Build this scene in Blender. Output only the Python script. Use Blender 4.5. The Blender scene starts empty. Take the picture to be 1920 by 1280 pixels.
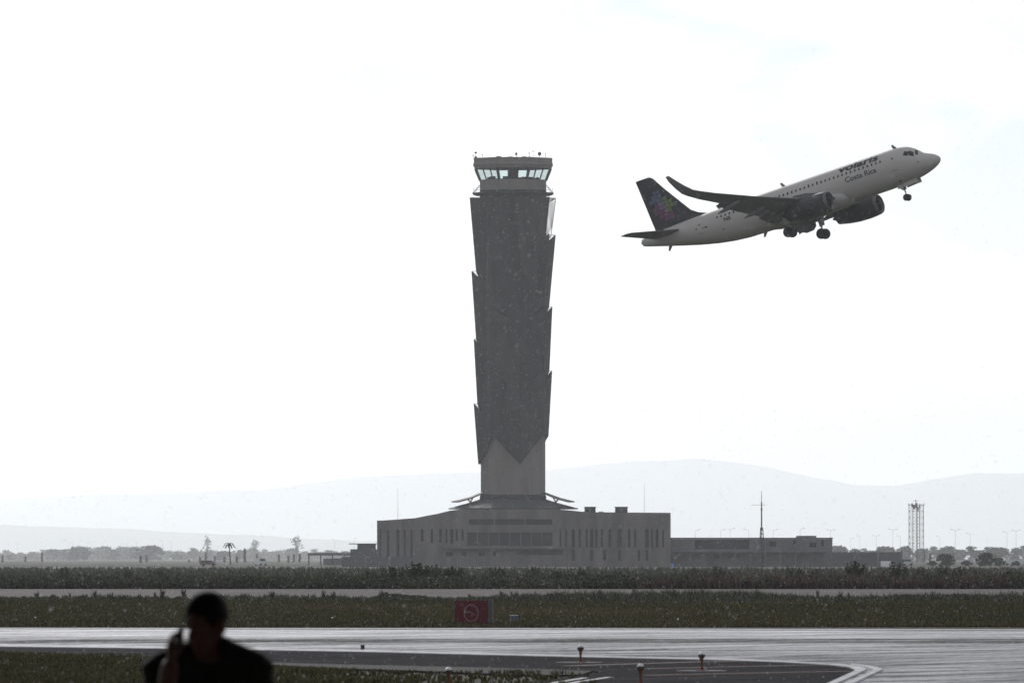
import bpy, bmesh, math, random
import numpy as np
from mathutils import Vector, Matrix
R = math.radians
random.seed(7); rng = np.random.default_rng(7)
S = bpy.context.scene
COL = S.collection

# ------------------------------------------------------------------ camera, sky, sun, exposure
FPX = 18000.0            # focal length in pixels of the 1920 px wide photograph
CAMZ = 1.9; HORIZON = 1046.0
TH = math.atan((HORIZON - 640.0) / FPX)
cam = bpy.data.cameras.new('camera'); camo = bpy.data.objects.new('camera', cam); COL.objects.link(camo)
camo.location = (0, 0, CAMZ); camo.rotation_euler = (math.pi/2 + TH, 0, 0)
cam.sensor_width = 36.0; cam.lens = FPX/1920.0*36.0
cam.clip_start = 1.0; cam.clip_end = 200000.0
cam.dof.use_dof = True; cam.dof.focus_distance = 520.0; cam.dof.aperture_fstop = 10.5
S.camera = camo

SUN_EL, SUN_AZ = R(20), R(-15)      # azimuth measured from +Y (the view) towards +X
W = bpy.data.worlds.new('World'); S.world = W; W.use_nodes = True
nt = W.node_tree; nt.nodes.clear()
def wn(t, **k):
    n = nt.nodes.new(t)
    for a, b in k.items(): setattr(n, a, b)
    return n
out = wn('ShaderNodeOutputWorld'); bg = wn('ShaderNodeBackground')
sky = wn('ShaderNodeTexSky', sky_type='NISHITA', sun_disc=False)
sky.sun_elevation = SUN_EL; sky.sun_rotation = SUN_AZ % (2*math.pi)
sky.air_density = 1.0; sky.dust_density = 1.2; sky.altitude = 2200
tc = wn('ShaderNodeTexCoord'); mp = wn('ShaderNodeMapping'); mp.inputs['Scale'].default_value = (1, 1, 1.7); mp.inputs['Location'].default_value = (.30, .0, .0)
n1 = wn('ShaderNodeTexNoise'); n1.inputs['Scale'].default_value = 38; n1.inputs['Detail'].default_value = 6; n1.inputs['Roughness'].default_value = .55
n1.inputs['Distortion'].default_value = .25
rp = wn('ShaderNodeValToRGB'); rp.color_ramp.elements[0].position = .42; rp.color_ramp.elements[1].position = .58; rp.color_ramp.elements[0].color = (.2,.2,.2,1)
bw = wn('ShaderNodeRGBToBW'); sc_ = wn('ShaderNodeMath', operation='MULTIPLY'); sc_.inputs[1].default_value = 0.42
add = wn('ShaderNodeMath', operation='ADD'); add.inputs[1].default_value = 3.8
tint = wn('ShaderNodeVectorMath', operation='SCALE'); tint.inputs[0].default_value = (1.0, .993, .985)
mix = wn('ShaderNodeMix', data_type='RGBA')
L = nt.links.new
L(tc.outputs['Generated'], mp.inputs['Vector']); L(mp.outputs[0], n1.inputs['Vector']); L(n1.outputs['Fac'], rp.inputs['Fac'])
L(sky.outputs[0], bw.inputs[0]); L(bw.outputs[0], sc_.inputs[0]); L(sc_.outputs[0], add.inputs[0]); L(add.outputs[0], tint.inputs['Scale'])
clear = wn('ShaderNodeVectorMath', operation='MULTIPLY'); clear.inputs[1].default_value = (.455,.495,.60); L(sky.outputs[0], clear.inputs[0])
L(rp.outputs['Color'], mix.inputs['Factor']); L(clear.outputs[0], mix.inputs['A']); L(tint.outputs[0], mix.inputs['B'])
L(mix.outputs['Result'], bg.inputs['Color']); L(bg.outputs[0], out.inputs['Surface'])
bg.inputs['Strength'].default_value = 0.09

sl = bpy.data.lights.new('sun', 'SUN'); so = bpy.data.objects.new('sun', sl); COL.objects.link(so)
sl.energy = 1.5; sl.angle = R(10); sl.color = (1, .98, .955)
sd = Vector((math.sin(SUN_AZ)*math.cos(SUN_EL), math.cos(SUN_AZ)*math.cos(SUN_EL), math.sin(SUN_EL)))
so.rotation_euler = (-sd).to_track_quat('-Z', 'Y').to_euler(); so.location = (0, 0, 300)

vs = S.view_settings; vs.view_transform = 'Standard'; vs.look = 'None'; vs.gamma = 1; vs.exposure = 0.48; vs.use_curve_mapping = False
S.render.engine = 'CYCLES'
S.cycles.use_denoising = True
S.cycles.max_bounces = 8; S.cycles.transparent_max_bounces = 16; S.cycles.volume_bounces = 2
S.cycles.caustics_reflective = False; S.cycles.caustics_refractive = False

# ------------------------------------------------------------------ helpers
def gp(px, py, z=0.0):
    """ground point (height z) seen at photo pixel"""
    dy = math.cos(TH) - math.sin(TH)*(640-py)/FPX; dz = math.sin(TH) + math.cos(TH)*(640-py)/FPX; dx = (px-960)/FPX
    t = (z-CAMZ)/dz
    return Vector((dx*t, dy*t, z))
def at(px, py, Y):
    dy = math.cos(TH) - math.sin(TH)*(640-py)/FPX; dz = math.sin(TH) + math.cos(TH)*(640-py)/FPX; dx = (px-960)/FPX
    t = Y/dy
    return Vector((dx*t, Y, CAMZ+dz*t))
def mat(name, col, rough=.8, spec=.3, metal=0, noise=None, bump=0):
    m = bpy.data.materials.new(name); m.use_nodes = True
    t = m.node_tree; p = t.nodes['Principled BSDF']
    p.inputs['Base Color'].default_value = (*col, 1); p.inputs['Roughness'].default_value = rough
    p.inputs['Specular IOR Level'].default_value = spec; p.inputs['Metallic'].default_value = metal
    if noise:
        scale, amount, stretch = noise
        c = t.nodes.new('ShaderNodeTexCoord'); mp = t.nodes.new('ShaderNodeMapping'); mp.inputs['Scale'].default_value = stretch
        n = t.nodes.new('ShaderNodeTexNoise'); n.inputs['Scale'].default_value = scale; n.inputs['Detail'].default_value = 5; n.inputs['Roughness'].default_value = .65
        mr = t.nodes.new('ShaderNodeMapRange'); mr.inputs['From Min'].default_value = .3; mr.inputs['From Max'].default_value = .7
        mr.inputs['To Min'].default_value = 1-amount; mr.inputs['To Max'].default_value = 1+amount
        vm = t.nodes.new('ShaderNodeVectorMath'); vm.operation = 'SCALE'; vm.inputs[0].default_value = col
        t.links.new(c.outputs['Object'], mp.inputs['Vector']); t.links.new(mp.outputs[0], n.inputs['Vector']); t.links.new(n.outputs['Fac'], mr.inputs['Value'])
        t.links.new(mr.outputs[0], vm.inputs['Scale']); t.links.new(vm.outputs[0], p.inputs['Base Color'])
        if bump:
            b = t.nodes.new('ShaderNodeBump'); b.inputs['Strength'].default_value = bump; b.inputs['Distance'].default_value = .05
            t.links.new(n.outputs['Fac'], b.inputs['Height']); t.links.new(b.outputs[0], p.inputs['Normal'])
    return m
def tag(o, label=None, cat=None, group=None, kind=None):
    if label: o['label'] = label
    if cat: o['category'] = cat
    if group: o['group'] = group
    if kind: o['kind'] = kind
    return o
def empty(name, loc, rz=0):
    o = bpy.data.objects.new(name, None); COL.objects.link(o); o.location = loc; o.rotation_euler = (0, 0, rz); o.empty_display_size = .5
    return o
class MB:
    def __init__(s): s.v = []; s.f = []
    def add(s, vs, fs):
        b = len(s.v); s.v += [tuple(v) for v in vs]; s.f += [tuple(i+b for i in f) for f in fs]; return s
    def box(s, x0, x1, y0, y1, z0, z1):
        return s.add([(x0,y0,z0),(x1,y0,z0),(x1,y1,z0),(x0,y1,z0),(x0,y0,z1),(x1,y0,z1),(x1,y1,z1),(x0,y1,z1)],
                     [(0,3,2,1),(4,5,6,7),(0,1,5,4),(1,2,6,5),(2,3,7,6),(3,0,4,7)])
    def prism(s, poly, y0, y1):
        """poly in (x,z) counterclockwise seen from -y, extruded along y"""
        n = len(poly); vs = [(x, y0, z) for x, z in poly] + [(x, y1, z) for x, z in poly]
        return s.add(vs, [tuple(range(n)), tuple(range(2*n-1, n-1, -1))] + [(i, i+n, (i+1) % n+n, (i+1) % n) for i in range(n)])
    def sheet(s, poly, th):
        """thin solid from a planar polygon of 3d points, thickened along its normal"""
        p = [Vector(q) for q in poly]; nrm = Vector((0,0,0))
        for i in range(len(p)): nrm += p[i].cross(p[(i+1) % len(p)])
        nrm.normalize(); n = len(p)
        vs = p + [q - nrm*th for q in p]
        return s.add(vs, [tuple(range(n)), tuple(range(2*n-1, n-1, -1))] + [(i, i+n, (i+1) % n+n, (i+1) % n) for i in range(n)])
    def tube(s, a, b, r0, r1=None, n=8, cap=True):
        a, b = Vector(a), Vector(b); r1 = r0 if r1 is None else r1; d = (b-a).normalized()
        u = d.cross(Vector((0,0,1)) if abs(d.z) < .9 else Vector((1,0,0))).normalized(); w = d.cross(u)
        vs = [a + r0*(math.cos(2*math.pi*i/n)*u + math.sin(2*math.pi*i/n)*w) for i in range(n)] + [b + r1*(math.cos(2*math.pi*i/n)*u + math.sin(2*math.pi*i/n)*w) for i in range(n)]
        f = [(i, (i+1) % n, (i+1) % n+n, i+n) for i in range(n)]
        if cap: f += [tuple(range(n-1, -1, -1)), tuple(range(n, 2*n))]
        return s.add(vs, f)
    def lathe(s, prof, axis='z', n=24, org=(0,0,0), cap=True):
        o = Vector(org); vs = []; k = len(prof)
        for r, h in prof:
            for i in range(n):
                a = 2*math.pi*i/n; c, q = r*math.cos(a), r*math.sin(a)
                vs.append(o + (Vector((c, q, h)) if axis == 'z' else Vector((h, c, q)) if axis == 'x' else Vector((q, h, c))))
        f = [(j*n+i, j*n+(i+1) % n, (j+1)*n+(i+1) % n, (j+1)*n+i) for j in range(k-1) for i in range(n)]
        if cap: f += [tuple(range(n-1, -1, -1)), tuple(range((k-1)*n, k*n))]
        return s.add(vs, f)
    def loft(s, rings, cap=True, closed=True):
        n = len(rings[0]); vs = [p for r in rings for p in r]; m = n if closed else n-1
        f = [(j*n+i, j*n+(i+1) % n, (j+1)*n+(i+1) % n, (j+1)*n+i) for j in range(len(rings)-1) for i in range(m)]
        if cap: f += [tuple(range(n-1, -1, -1)), tuple(range((len(rings)-1)*n, len(rings)*n))]
        return s.add(vs, f)
    def mesh(s, name):
        me = bpy.data.meshes.new(name); me.from_pydata(s.v, [], s.f); me.update(); return me
    def build(s, name, m, parent=None, smooth=False, fix=True):
        me = s.mesh(name)
        if fix:
            b = bmesh.new(); b.from_mesh(me); bmesh.ops.recalc_face_normals(b, faces=b.faces); b.to_mesh(me); b.free()
        me.materials.append(m)
        if smooth:
            me.shade_smooth()
            try: me.set_sharp_from_angle(angle=R(42))
            except Exception: pass
        o = bpy.data.objects.new(name, me); COL.objects.link(o)
        if parent: o.parent = parent
        return o
def np_mesh(name, V, Fq, m, parent=None, loops=4):
    me = bpy.data.meshes.new(name); V = np.asarray(V, np.float32); Fq = np.asarray(Fq, np.int32)
    me.vertices.add(len(V)); me.vertices.foreach_set('co', V.ravel())
    me.loops.add(Fq.size); me.loops.foreach_set('vertex_index', Fq.ravel())
    me.polygons.add(len(Fq)); me.polygons.foreach_set('loop_start', np.arange(0, Fq.size, loops, dtype=np.int32))
    try: me.polygons.foreach_set('loop_total', np.full(len(Fq), loops, np.int32))
    except Exception: pass
    me.update(calc_edges=True); me.validate()
    me.materials.append(m)
    o = bpy.data.objects.new(name, me); COL.objects.link(o)
    if parent: o.parent = parent
    return o
def copy_tree(o, parent=None):
    c = o.copy(); COL.objects.link(c); c.parent = parent
    for ch in list(o.children): copy_tree(ch, c)
    return c

# ------------------------------------------------------------------ materials
M = {}
M['concrete'] = mat('concrete', (.235,.212,.20), .9, .2, noise=(.35,.16,(1,1,.25)))
M['podium'] = mat('podium_concrete', (.195,.178,.168), .9, .2, noise=(.3,.3,(1,1,.18)))
M['clad'] = mat('dark_cladding', (.038,.036,.040), .7, .25, noise=(.16,.5,(1,1,.6)))
M['clad2'] = mat('dark_cladding_worn', (.055,.052,.051), .7, .25, noise=(.4,.3,(1,1,.5)))
M['clad3'] = mat('dark_cladding_streaked', (.030,.029,.032), .65, .3, noise=(.5,.55,(1,1,.12)))
M['steel'] = mat('galvanised_steel', (.2,.2,.2), .6, .4, .3)
M['darkmetal'] = mat('dark_metal', (.04,.04,.042), .6, .4)
M['interior'] = mat('dark_interior', (.03,.03,.032), .9, .1)
M['winglass'] = mat('dark_window', (.03,.03,.032), .4, .35)
M['roof'] = mat('roof_sheet', (.06,.058,.06), .6, .3)
M['mesh'] = mat('pale_mesh', (.55,.5,.48), .8, .2)
M['asphalt_dark'] = mat('tar', (.012,.012,.013), .9, .1)
M['rubber'] = mat('tyre_rubber', (.02,.02,.02), .85, .2)
M['orange'] = mat('faded_orange_paint', (.12,.045,.02), .7, .3)
M['lens'] = mat('frosted_lens', (.85,.85,.83), .3, .5)
M['white'] = mat('white_paint', (.75,.74,.72), .6, .4, noise=(1.5,.15,(1,1,1)))
M['ochre'] = mat('faded_ochre_line', (.34,.25,.19), .75, .2, noise=(1.2,.3,(1,1,1)))
M['signred'] = mat('sign_red', (.11,.008,.014), .5, .4)
M['signwhite'] = mat('sign_faded_white', (.20,.12,.125), .6, .3)
M['signgrey'] = mat('sign_grey', (.10,.105,.105), .6, .3)
M['cabinet'] = mat('cabinet_grey', (.10,.115,.13), .6, .3)
M['fuse'] = mat('white_aircraft_paint', (.58,.548,.515), .6, .3, noise=(.25,.06,(.3,1,1)))
M['navy'] = mat('black_aircraft_paint', (.022,.02,.026), .4, .4)
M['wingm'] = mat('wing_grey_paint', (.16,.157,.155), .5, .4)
M['lip'] = mat('bare_inlet_lip', (.13,.13,.13), .4, .5, .3)
M['print'] = mat('lettering_dark', (.025,.022,.032), .5, .3)
M['gear'] = mat('gear_steel', (.25,.25,.25), .5, .4, .3)
M['bark'] = mat('bark', (.09,.07,.055), .95, .1)
def leaf_mat(name, col, var=.5):
    m = bpy.data.materials.new(name); m.use_nodes = True; t = m.node_tree; t.nodes.clear()
    o = t.nodes.new('ShaderNodeOutputMaterial'); d = t.nodes.new('ShaderNodeBsdfDiffuse'); tr = t.nodes.new('ShaderNodeBsdfTranslucent'); mx = t.nodes.new('ShaderNodeMixShader')
    g = t.nodes.new('ShaderNodeNewGeometry'); c = t.nodes.new('ShaderNodeValToRGB')
    c.color_ramp.elements[0].color = (*[x*(1-var) for x in col], 1); c.color_ramp.elements[1].color = (*[x*(1+var) for x in col], 1)
    t.links.new(g.outputs['Random Per Island'], c.inputs['Fac']); t.links.new(c.outputs[0], d.inputs['Color']); t.links.new(c.outputs[0], tr.inputs['Color'])
    mx.inputs[0].default_value = .3; t.links.new(d.outputs[0], mx.inputs[1]); t.links.new(tr.outputs[0], mx.inputs[2]); t.links.new(mx.outputs[0], o.inputs['Surface'])
    return m
M['leaf'] = leaf_mat('foliage', (.055,.065,.035))
M['leafdark'] = leaf_mat('dark_foliage', (.055,.062,.042))
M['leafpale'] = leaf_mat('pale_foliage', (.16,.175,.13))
M['grass'] = leaf_mat('grass_blades', (.080,.076,.040), .5)
M['grassdry'] = leaf_mat('dry_grass', (.11,.095,.055), .45)
M['weed'] = leaf_mat('weeds', (.075,.078,.055), .55)
M['weedred'] = leaf_mat('reddish_weeds', (.10,.07,.06), .5)

def glossy_ground(name, base, wet, rough=.35, ramp=None, fine=(1.0,)):
    """wet pavement: diffuse stone under a patchy water film; how much film there is varies in streaks along x"""
    m = bpy.data.materials.new(name); m.use_nodes = True; t = m.node_tree; t.nodes.clear(); N = t.nodes.new; K = t.links.new
    o = N('ShaderNodeOutputMaterial'); d = N('ShaderNodeBsdfDiffuse'); g = N('ShaderNodeBsdfGlossy'); mx = N('ShaderNodeMixShader')
    g.inputs['Roughness'].default_value = rough; g.inputs['Color'].default_value = (.97,.965,.97,1)
    tc = N('ShaderNodeTexCoord')
    def noise(sx, sy, scale, det=4, rgh=.6, rot=-1.5):
        mp = N('ShaderNodeMapping'); mp.vector_type = 'TEXTURE'; mp.inputs['Scale'].default_value = (1/sx, 1/sy, 1); mp.inputs['Rotation'].default_value = (0, 0, R(rot))
        n = N('ShaderNodeTexNoise'); n.inputs['Scale'].default_value = scale; n.inputs['Detail'].default_value = det; n.inputs['Roughness'].default_value = rgh
        K(tc.outputs['Object'], mp.inputs['Vector']); K(mp.outputs[0], n.inputs['Vector']); return n.outputs['Fac']
    def math_(op, a, b):
        q = N('ShaderNodeMath'); q.operation = op
        for i, x in enumerate((a, b)):
            if isinstance(x, (int, float)): q.inputs[i].default_value = x
            else: K(x, q.inputs[i])
        return q.outputs[0]
    streak = noise(.12, 1.0, .8, 5, .6, 68)
    streak2 = noise(.05, .35, 1.0, 4, .6, 5)
    grain = noise(1.0, .35, 4.0, 3, .75, 0)
    w = math_('ADD', math_('MULTIPLY', math_('SUBTRACT', streak, .5), wet[1]), math_('MULTIPLY', math_('SUBTRACT', grain, .5), wet[2]))
    w = math_('ADD', w, math_('MULTIPLY', math_('SUBTRACT', streak2, .5), wet[1]*.7))
    if ramp:
        sp = N('ShaderNodeSeparateXYZ'); K(tc.outputs['Object'], sp.inputs[0])
        warp = noise(.02, .05, 1.0, 3, .5)
        yy = math_('ADD', sp.outputs['Y'], math_('MULTIPLY', math_('SUBTRACT', warp, .5), 6.0))
        mr = N('ShaderNodeMapRange'); mr.inputs['From Min'].default_value = ramp[0]; mr.inputs['From Max'].default_value = ramp[1]; K(yy, mr.inputs['Value'])
        cr = N('ShaderNodeValToRGB'); els = cr.color_ramp.elements
        els[0].position, els[0].color = ramp[2][0][0], (ramp[2][0][1],)*3+(1,); els[1].position, els[1].color = ramp[2][-1][0], (ramp[2][-1][1],)*3+(1,)
        for p_, v_ in ramp[2][1:-1]:
            e = els.new(p_); e.color = (v_,)*3+(1,)
        K(mr.outputs[0], cr.inputs['Fac']); w = math_('ADD', w, cr.outputs['Color'])
    else: w = math_('ADD', w, wet[0])
    cl = N('ShaderNodeClamp'); cl.inputs['Min'].default_value = .02; cl.inputs['Max'].default_value = .95; K(w, cl.inputs['Value'])
    lw = N('ShaderNodeFresnel'); lw.inputs['IOR'].default_value = 1.33
    K(math_('MULTIPLY', cl.outputs[0], lw.outputs[0]), mx.inputs[0])
    vm = N('ShaderNodeVectorMath'); vm.operation = 'SCALE'; vm.inputs[0].default_value = base; K(math_('ADD', math_('MULTIPLY', grain, .8), .6), vm.inputs['Scale']); K(vm.outputs[0], d.inputs['Color'])
    K(d.outputs[0], mx.inputs[1]); K(g.outputs[0], mx.inputs[2]); K(mx.outputs[0], o.inputs['Surface'])
    return m
M['runway'] = glossy_ground('wet_runway', (.11,.105,.10), (.45,1.25,.75), .4,
    ramp=(186, 264, [(0,.30),(.15,.33),(.28,.38),(.34,.34),(.385,.12),(.47,.10),(.53,.46),(.75,.50),(1,.58)]))
M['shoulder'] = glossy_ground('wet_asphalt', (.038,.036,.039), (.025,.06,.05), .5)
M['taxiway'] = glossy_ground('damp_concrete_strip', (.155,.134,.125), (.07,.25,.14), .5)
M['wetpaint'] = glossy_ground('wet_white_paint', (.52,.51,.50), (.30,.6,.8), .4)

def ground_mat():
    m = bpy.data.materials.new('ground_soil_grass'); m.use_nodes = True; t = m.node_tree; p = t.nodes['Principled BSDF']; N = t.nodes.new; K = t.links.new
    p.inputs['Roughness'].default_value = .95; p.inputs['Specular IOR Level'].default_value = .1
    tc = N('ShaderNodeTexCoord'); n = N('ShaderNodeTexNoise'); n.inputs['Scale'].default_value = .05; n.inputs['Detail'].default_value = 8; n.inputs['Roughness'].default_value = .65
    c = N('ShaderNodeValToRGB'); e = c.color_ramp.elements; e[0].position = .32; e[0].color = (.026,.027,.013,1); e[1].position = .7; e[1].color = (.060,.052,.034,1)
    q = e.new(.5); q.color = (.036,.037,.018,1)
    K(tc.outputs['Object'], n.inputs['Vector']); K(n.outputs['Fac'], c.inputs['Fac']); K(c.outputs[0], p.inputs['Base Color'])
    return m
M['ground'] = ground_mat()

# ------------------------------------------------------------------ terrain
xs = [-60000,-30000,-12000,-5000,-2000,-800,-300,-150,-80,-40,-20,-10,0,10,20,40,80,150,300,800,2000,5000,12000,30000,60000]
ys = [-400,-100,0,40,80,120,150,180,210,240,280,330,400,500,650,900,1300,1800,2500,3500,5000,8000,12000,20000,30000,45000,62000,80500]
gv = [(x, y, 0) for y in ys for x in xs]; nx = len(xs)
gf = [(j*nx+i, j*nx+i+1, (j+1)*nx+i+1, (j+1)*nx+i) for j in range(len(ys)-1) for i in range(nx-1)]
g = MB().add(gv, gf).build('ground', M['ground'], fix=False); g['kind'] = 'structure'

def pave(name, pts, z, m, world=False):
    """flat paved piece from photo-pixel outline lying on the ground, with a small real thickness"""
    p = [Vector((*q, z)) for q in pts] if world else [gp(a, b, z) for a, b in pts]
    n = len(p)
    mb = MB().add([(*q.xy, z) for q in p] + [(*q.xy, .001) for q in p], [tuple(range(n))] + [(i, (i+1) % n, (i+1) % n+n, i+n) for i in range(n)])
    b = bmesh.new(); me = mb.mesh(name); b.from_mesh(me); bmesh.ops.triangulate(b, faces=[f for f in b.faces if len(f.verts) > 4]); bmesh.ops.recalc_face_normals(b, faces=b.faces); b.to_mesh(me); b.free()
    me.materials.append(m); o = bpy.data.objects.new(name, me); COL.objects.link(o); o['kind'] = 'structure'; return o

def chain(pts, n=6):
    """smooth polyline (Catmull-Rom) through pixel points"""
    P = [pts[0]] + list(pts) + [pts[-1]]; o = []
    for i in range(1, len(P)-2):
        for k in range(n):
            t = k/n; a, b, c, d = (np.array(P[i+j], float) for j in (-1, 0, 1, 2))
            o.append(tuple(.5*((2*b) + (c-a)*t + (2*a-5*b+4*c-d)*t*t + (3*b-a-3*c+d)*t**3)))
    return o + [tuple(map(float, pts[-1]))]
edge = chain([(-400,1202.5),(0,1208.5),(300,1212.5),(680,1219),(900,1224.5),(1088,1229),(1300,1233.5),(1400,1236),(1500,1240.5),(1560,1244.5),(1600,1250.5)])
# runway: between the far grass edge and the near edge line, spreading out at the right where the exit begins
pave('runway', [(2600,1180),(1920,1179),(960,1177),(0,1176),(-600,1175.5),(-400,1203)] + edge[1:52] + [(1300,1262),(1250,1330),(1200,1420),(2600,1420)], .018, M['runway'])
# dark wet asphalt of the shoulder and exit, below the edge line
sh_edge = chain([(-400,1216),(0,1224.5),(150,1227),(300,1231),(500,1240.5),(700,1246),(900,1251),(1100,1256.5),(1110,1262),(1040,1272),(960,1290),(900,1340),(860,1420)])
pave('exit_asphalt', sh_edge + [(1380,1420),(1460,1340)] + [(1545,1292),(1590,1264),(1613,1254.6)] + edge[::-1][1:], .026, M['shoulder'])
pave('tar_strip', chain([(430,1238.5),(600,1243.5),(800,1248),(1000,1252.5),(1110,1257)]) + chain([(1090,1263),(1000,1264),(800,1257),(600,1250),(430,1241)]), .034, M['asphalt_dark'])
# concrete strip beyond the infield (a taxiway), seen edge on
pave('taxiway', [(-300,430),(300,430),(300,583),(-300,586)], .03, M['taxiway'], world=True)
pave('service_road', [(-700,1720),(700,1700),(700,2030),(-700,2040)], .05, M['taxiway'], world=True)
def line_mark(name, pts, w0, w1, m, z=.038):
    """painted line: centre line in pixels, width in metres on the ground"""
    c = [gp(a, b, z) for a, b in pts]; Lp, Rp = [], []
    for i, q in enumerate(c):
        d = (c[min(i+1, len(c)-1)] - c[max(i-1, 0)]); d.z = 0; d.normalize(); nn = Vector((-d.y, d.x, 0)); w = w0 + (w1-w0)*i/(len(c)-1)
        Lp.append(q + nn*w/2); Rp.append(q - nn*w/2)
    n = len(c); mb = MB().add(Lp+Rp, [(i, i+1, n+i+1, n+i) for i in range(n-1)])
    o = mb.build(name, m, fix=False); o['kind'] = 'structure'
    for p in o.data.polygons:
        if p.normal.z < 0: o.data.flip_normals(); break
    return o
half = lambda x: float(np.interp(x, [-400,0,700,1100,1500,1600], [2.6,2.3,1.7,1.35,1.2,.6]))
e2 = edge[:-3]
pave('edge_line_marking', [(a, b-half(a)) for a, b in e2] + [(a, b+half(a)) for a, b in e2[::-1]], .040, M['wetpaint'])
zq = lambda P: [(1320+a/3.2, 1160+b/3.2) for a, b in P]
pave('exit_line_marking', zq([(740,262),(860,271),(940,284),(980,297),(955,309),(790,384),(600,470),(545,470),(735,384),(900,309),(905,298),(870,284),(740,268)]), .044, M['wetpaint'])
pave('exit_line_marking', zq([(880,265),(960,273),(1035,285),(1075,298),(1040,313),(890,384),(700,470),(645,470),(835,384),(1000,313),(1018,301),(985,289),(880,270)]), .048, M['wetpaint'])
line_mark('taxi_line_marking', [(1062,1247.5),(1150,1244.6),(1320,1239.6),(1400,1237.8)], .22, .22, M['ochre'])
line_mark('taxi_line_marking', [(1205,1252.5),(1320,1250),(1500,1246),(1560,1245.5)], .2, .2, M['ochre'])
line_mark('taxi_line_marking', [(1207,1265),(1320,1262.5),(1500,1258.8),(1602,1257)], .2, .2, M['ochre'])
line_mark('stop_line_marking', [(1010,1284),(1050,1277),(1098,1269.5)], .1, .1, M['white'])
line_mark('stop_line_marking', [(1048,1284),(1090,1276),(1143,1268.3)], .1, .1, M['white'])
pave('far_edge_line', [(2600,1180.2),(1920,1179.2),(960,1177.2),(0,1176.2),(-500,1175.8),(-500,1176.6),(0,1177.3),(960,1178.5),(1920,1180.8),(2600,1181.6)], .036, M['wetpaint'])

# ------------------------------------------------------------------ mountains far behind (part of the terrain)
def ridge(name, Y, prof, depth, col, seed, amp):
    r_ = np.random.default_rng(seed); px = np.array([p[0] for p in prof], float); py = np.array([p[1] for p in prof], float)
    X = np.linspace(px[0], px[-1], 260); H = np.interp(X, px, py)
    for k in range(6):
        f = .004*2**k; H = H + amp/(1.7**k)*np.sin(X*f*2*math.pi + r_.uniform(0, 6.28))*.5
    top = [at(x, y, Y) for x, y in zip(X, H)]; rows = []
    for j, (fy, fh) in enumerate([(-1,0),(-.7,.22),(-.4,.55),(-.15,.88),(0,1),(.5,.5),(1,0)]):
        rows.append([(t.x*(1+fy*depth/Y), Y+fy*depth, max(-5, t.z*fh*(1 + (.05*math.sin(i*.9+j*2)+.05*math.sin(i*.31+j)) * (0 if fh in (0,1) else 1)))) for i, t in enumerate(top)])
    o = MB().loft(rows, cap=False, closed=False).build(name, mat(name+'_slopes', col, .95, .05, noise=(.002,.25,(1,1,1))), smooth=True); o['kind'] = 'structure'
ridge('mountain_range', 72000, [(-700,945),(0,935),(250,925),(480,918),(640,898),(760,888),(900,884),(1030,880),(1130,869),(1250,862),(1310,858),(1400,870),(1500,888),(1600,908),(1680,912),(1760,895),(1830,886),(1920,888),(2500,940)], 7000, (.05,.06,.06), 3, 2)
ridge('low_hills', 46000, [(-700,978),(0,984),(90,986),(200,990),(300,995),(420,1001),(560,1008),(700,1014),(900,1026),(1100,1036),(2500,1042)], 4000, (.05,.06,.05), 5, 1.6)

# ------------------------------------------------------------------ control tower
PXM = 8.69; TY = FPX/PXM
def tz(py): return (1062.5-py)/PXM
def tx(px): return (px-962)/PXM
TX0 = (962-960)/PXM
tower = empty('control_tower', (TX0, TY, 0)); tag(tower, 'tall dark airport control tower clad in jagged blades with a glazed cab', 'control tower')
VA = [R(168.8-45*k) for k in range(8)]          # vertex directions; 90 deg faces the camera
RC = 7.10
def vp(a, r, z): return Vector((r*math.cos(a), -r*math.sin(a), z))
core = MB(); core.loft([[vp(a, RC, z) for a in VA] for z in (12.0, 82.0)]); core.build('shaft', M['concrete'], tower)
A_T = [(371,2.35),(509,1.95),(636,1.45),(757,1.45)]; A_B = [.95,.95,.65,.45]; A_end = 870
B_T = [(371,2.3),(440,2.2),(575,1.45),(695,1.4)]; B_B = [1.3,.75,.8,.6]; B_end = 817
phase = ['A','B','A','B','B','A','B','A']
def tiers(k):
    T, Bm, e = (A_T, A_B, A_end) if phase[k] == 'A' else (B_T, B_B, B_end)
    ends = [t[0] for t in T[1:]] + [e]
    return [(tz(T[i][0]), T[i][1], tz(ends[i]), Bm[i]) for i in range(len(T))]
inr = RC*math.cos(R(22.5))
for k in range(8):
    for i, (z1, o1, z0, o0) in enumerate(tiers(k)):
        a = VA[k]; last = i == 3
        T_ = vp(a, RC+o1, z1); B_ = vp(a, RC+o0, z0)
        lattice = (k == 4 and i == 0)
        for sgn in (-1, 1):
            am = a + sgn*R(22.5); nb = (k - sgn) % 8
            zt = z1 if i == 0 else z1-2.6
            zb = z0-2.6 if not last else (z0 + tiers(nb)[-1][2])/2
            mt = vp(am, inr+.42, zt); mb_ = vp(am, inr+.38, zb)
            poly = [T_, B_, mb_, mt] if sgn > 0 else [T_, mt, mb_, B_]
            if lattice:
                fr = MB()
                for p, q in ((T_, B_), (B_, mb_), (mt, T_)): fr.tube(p, q, .09, n=5)
                for j in range(1, 15):
                    t = j/15; fr.tube(T_.lerp(B_, max(0, t-.2)), mt.lerp(mb_, t), .07, n=4)
                fr.build('open_frame', M['mesh'], tower)
            else:
                MB().sheet(poly, .12).build('blade', (M['clad'], M['clad2'], M['clad3'])[(k*2+i+(sgn > 0)) % 3], tower)
        MB().tube(T_, vp(a, RC-.2, z1), .07, n=5).tube(vp(a, RC-.2, z1-1.2), T_+Vector((0,0,-.05)), .05, n=5).build('blade_strut', M['steel'], tower)
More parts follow.
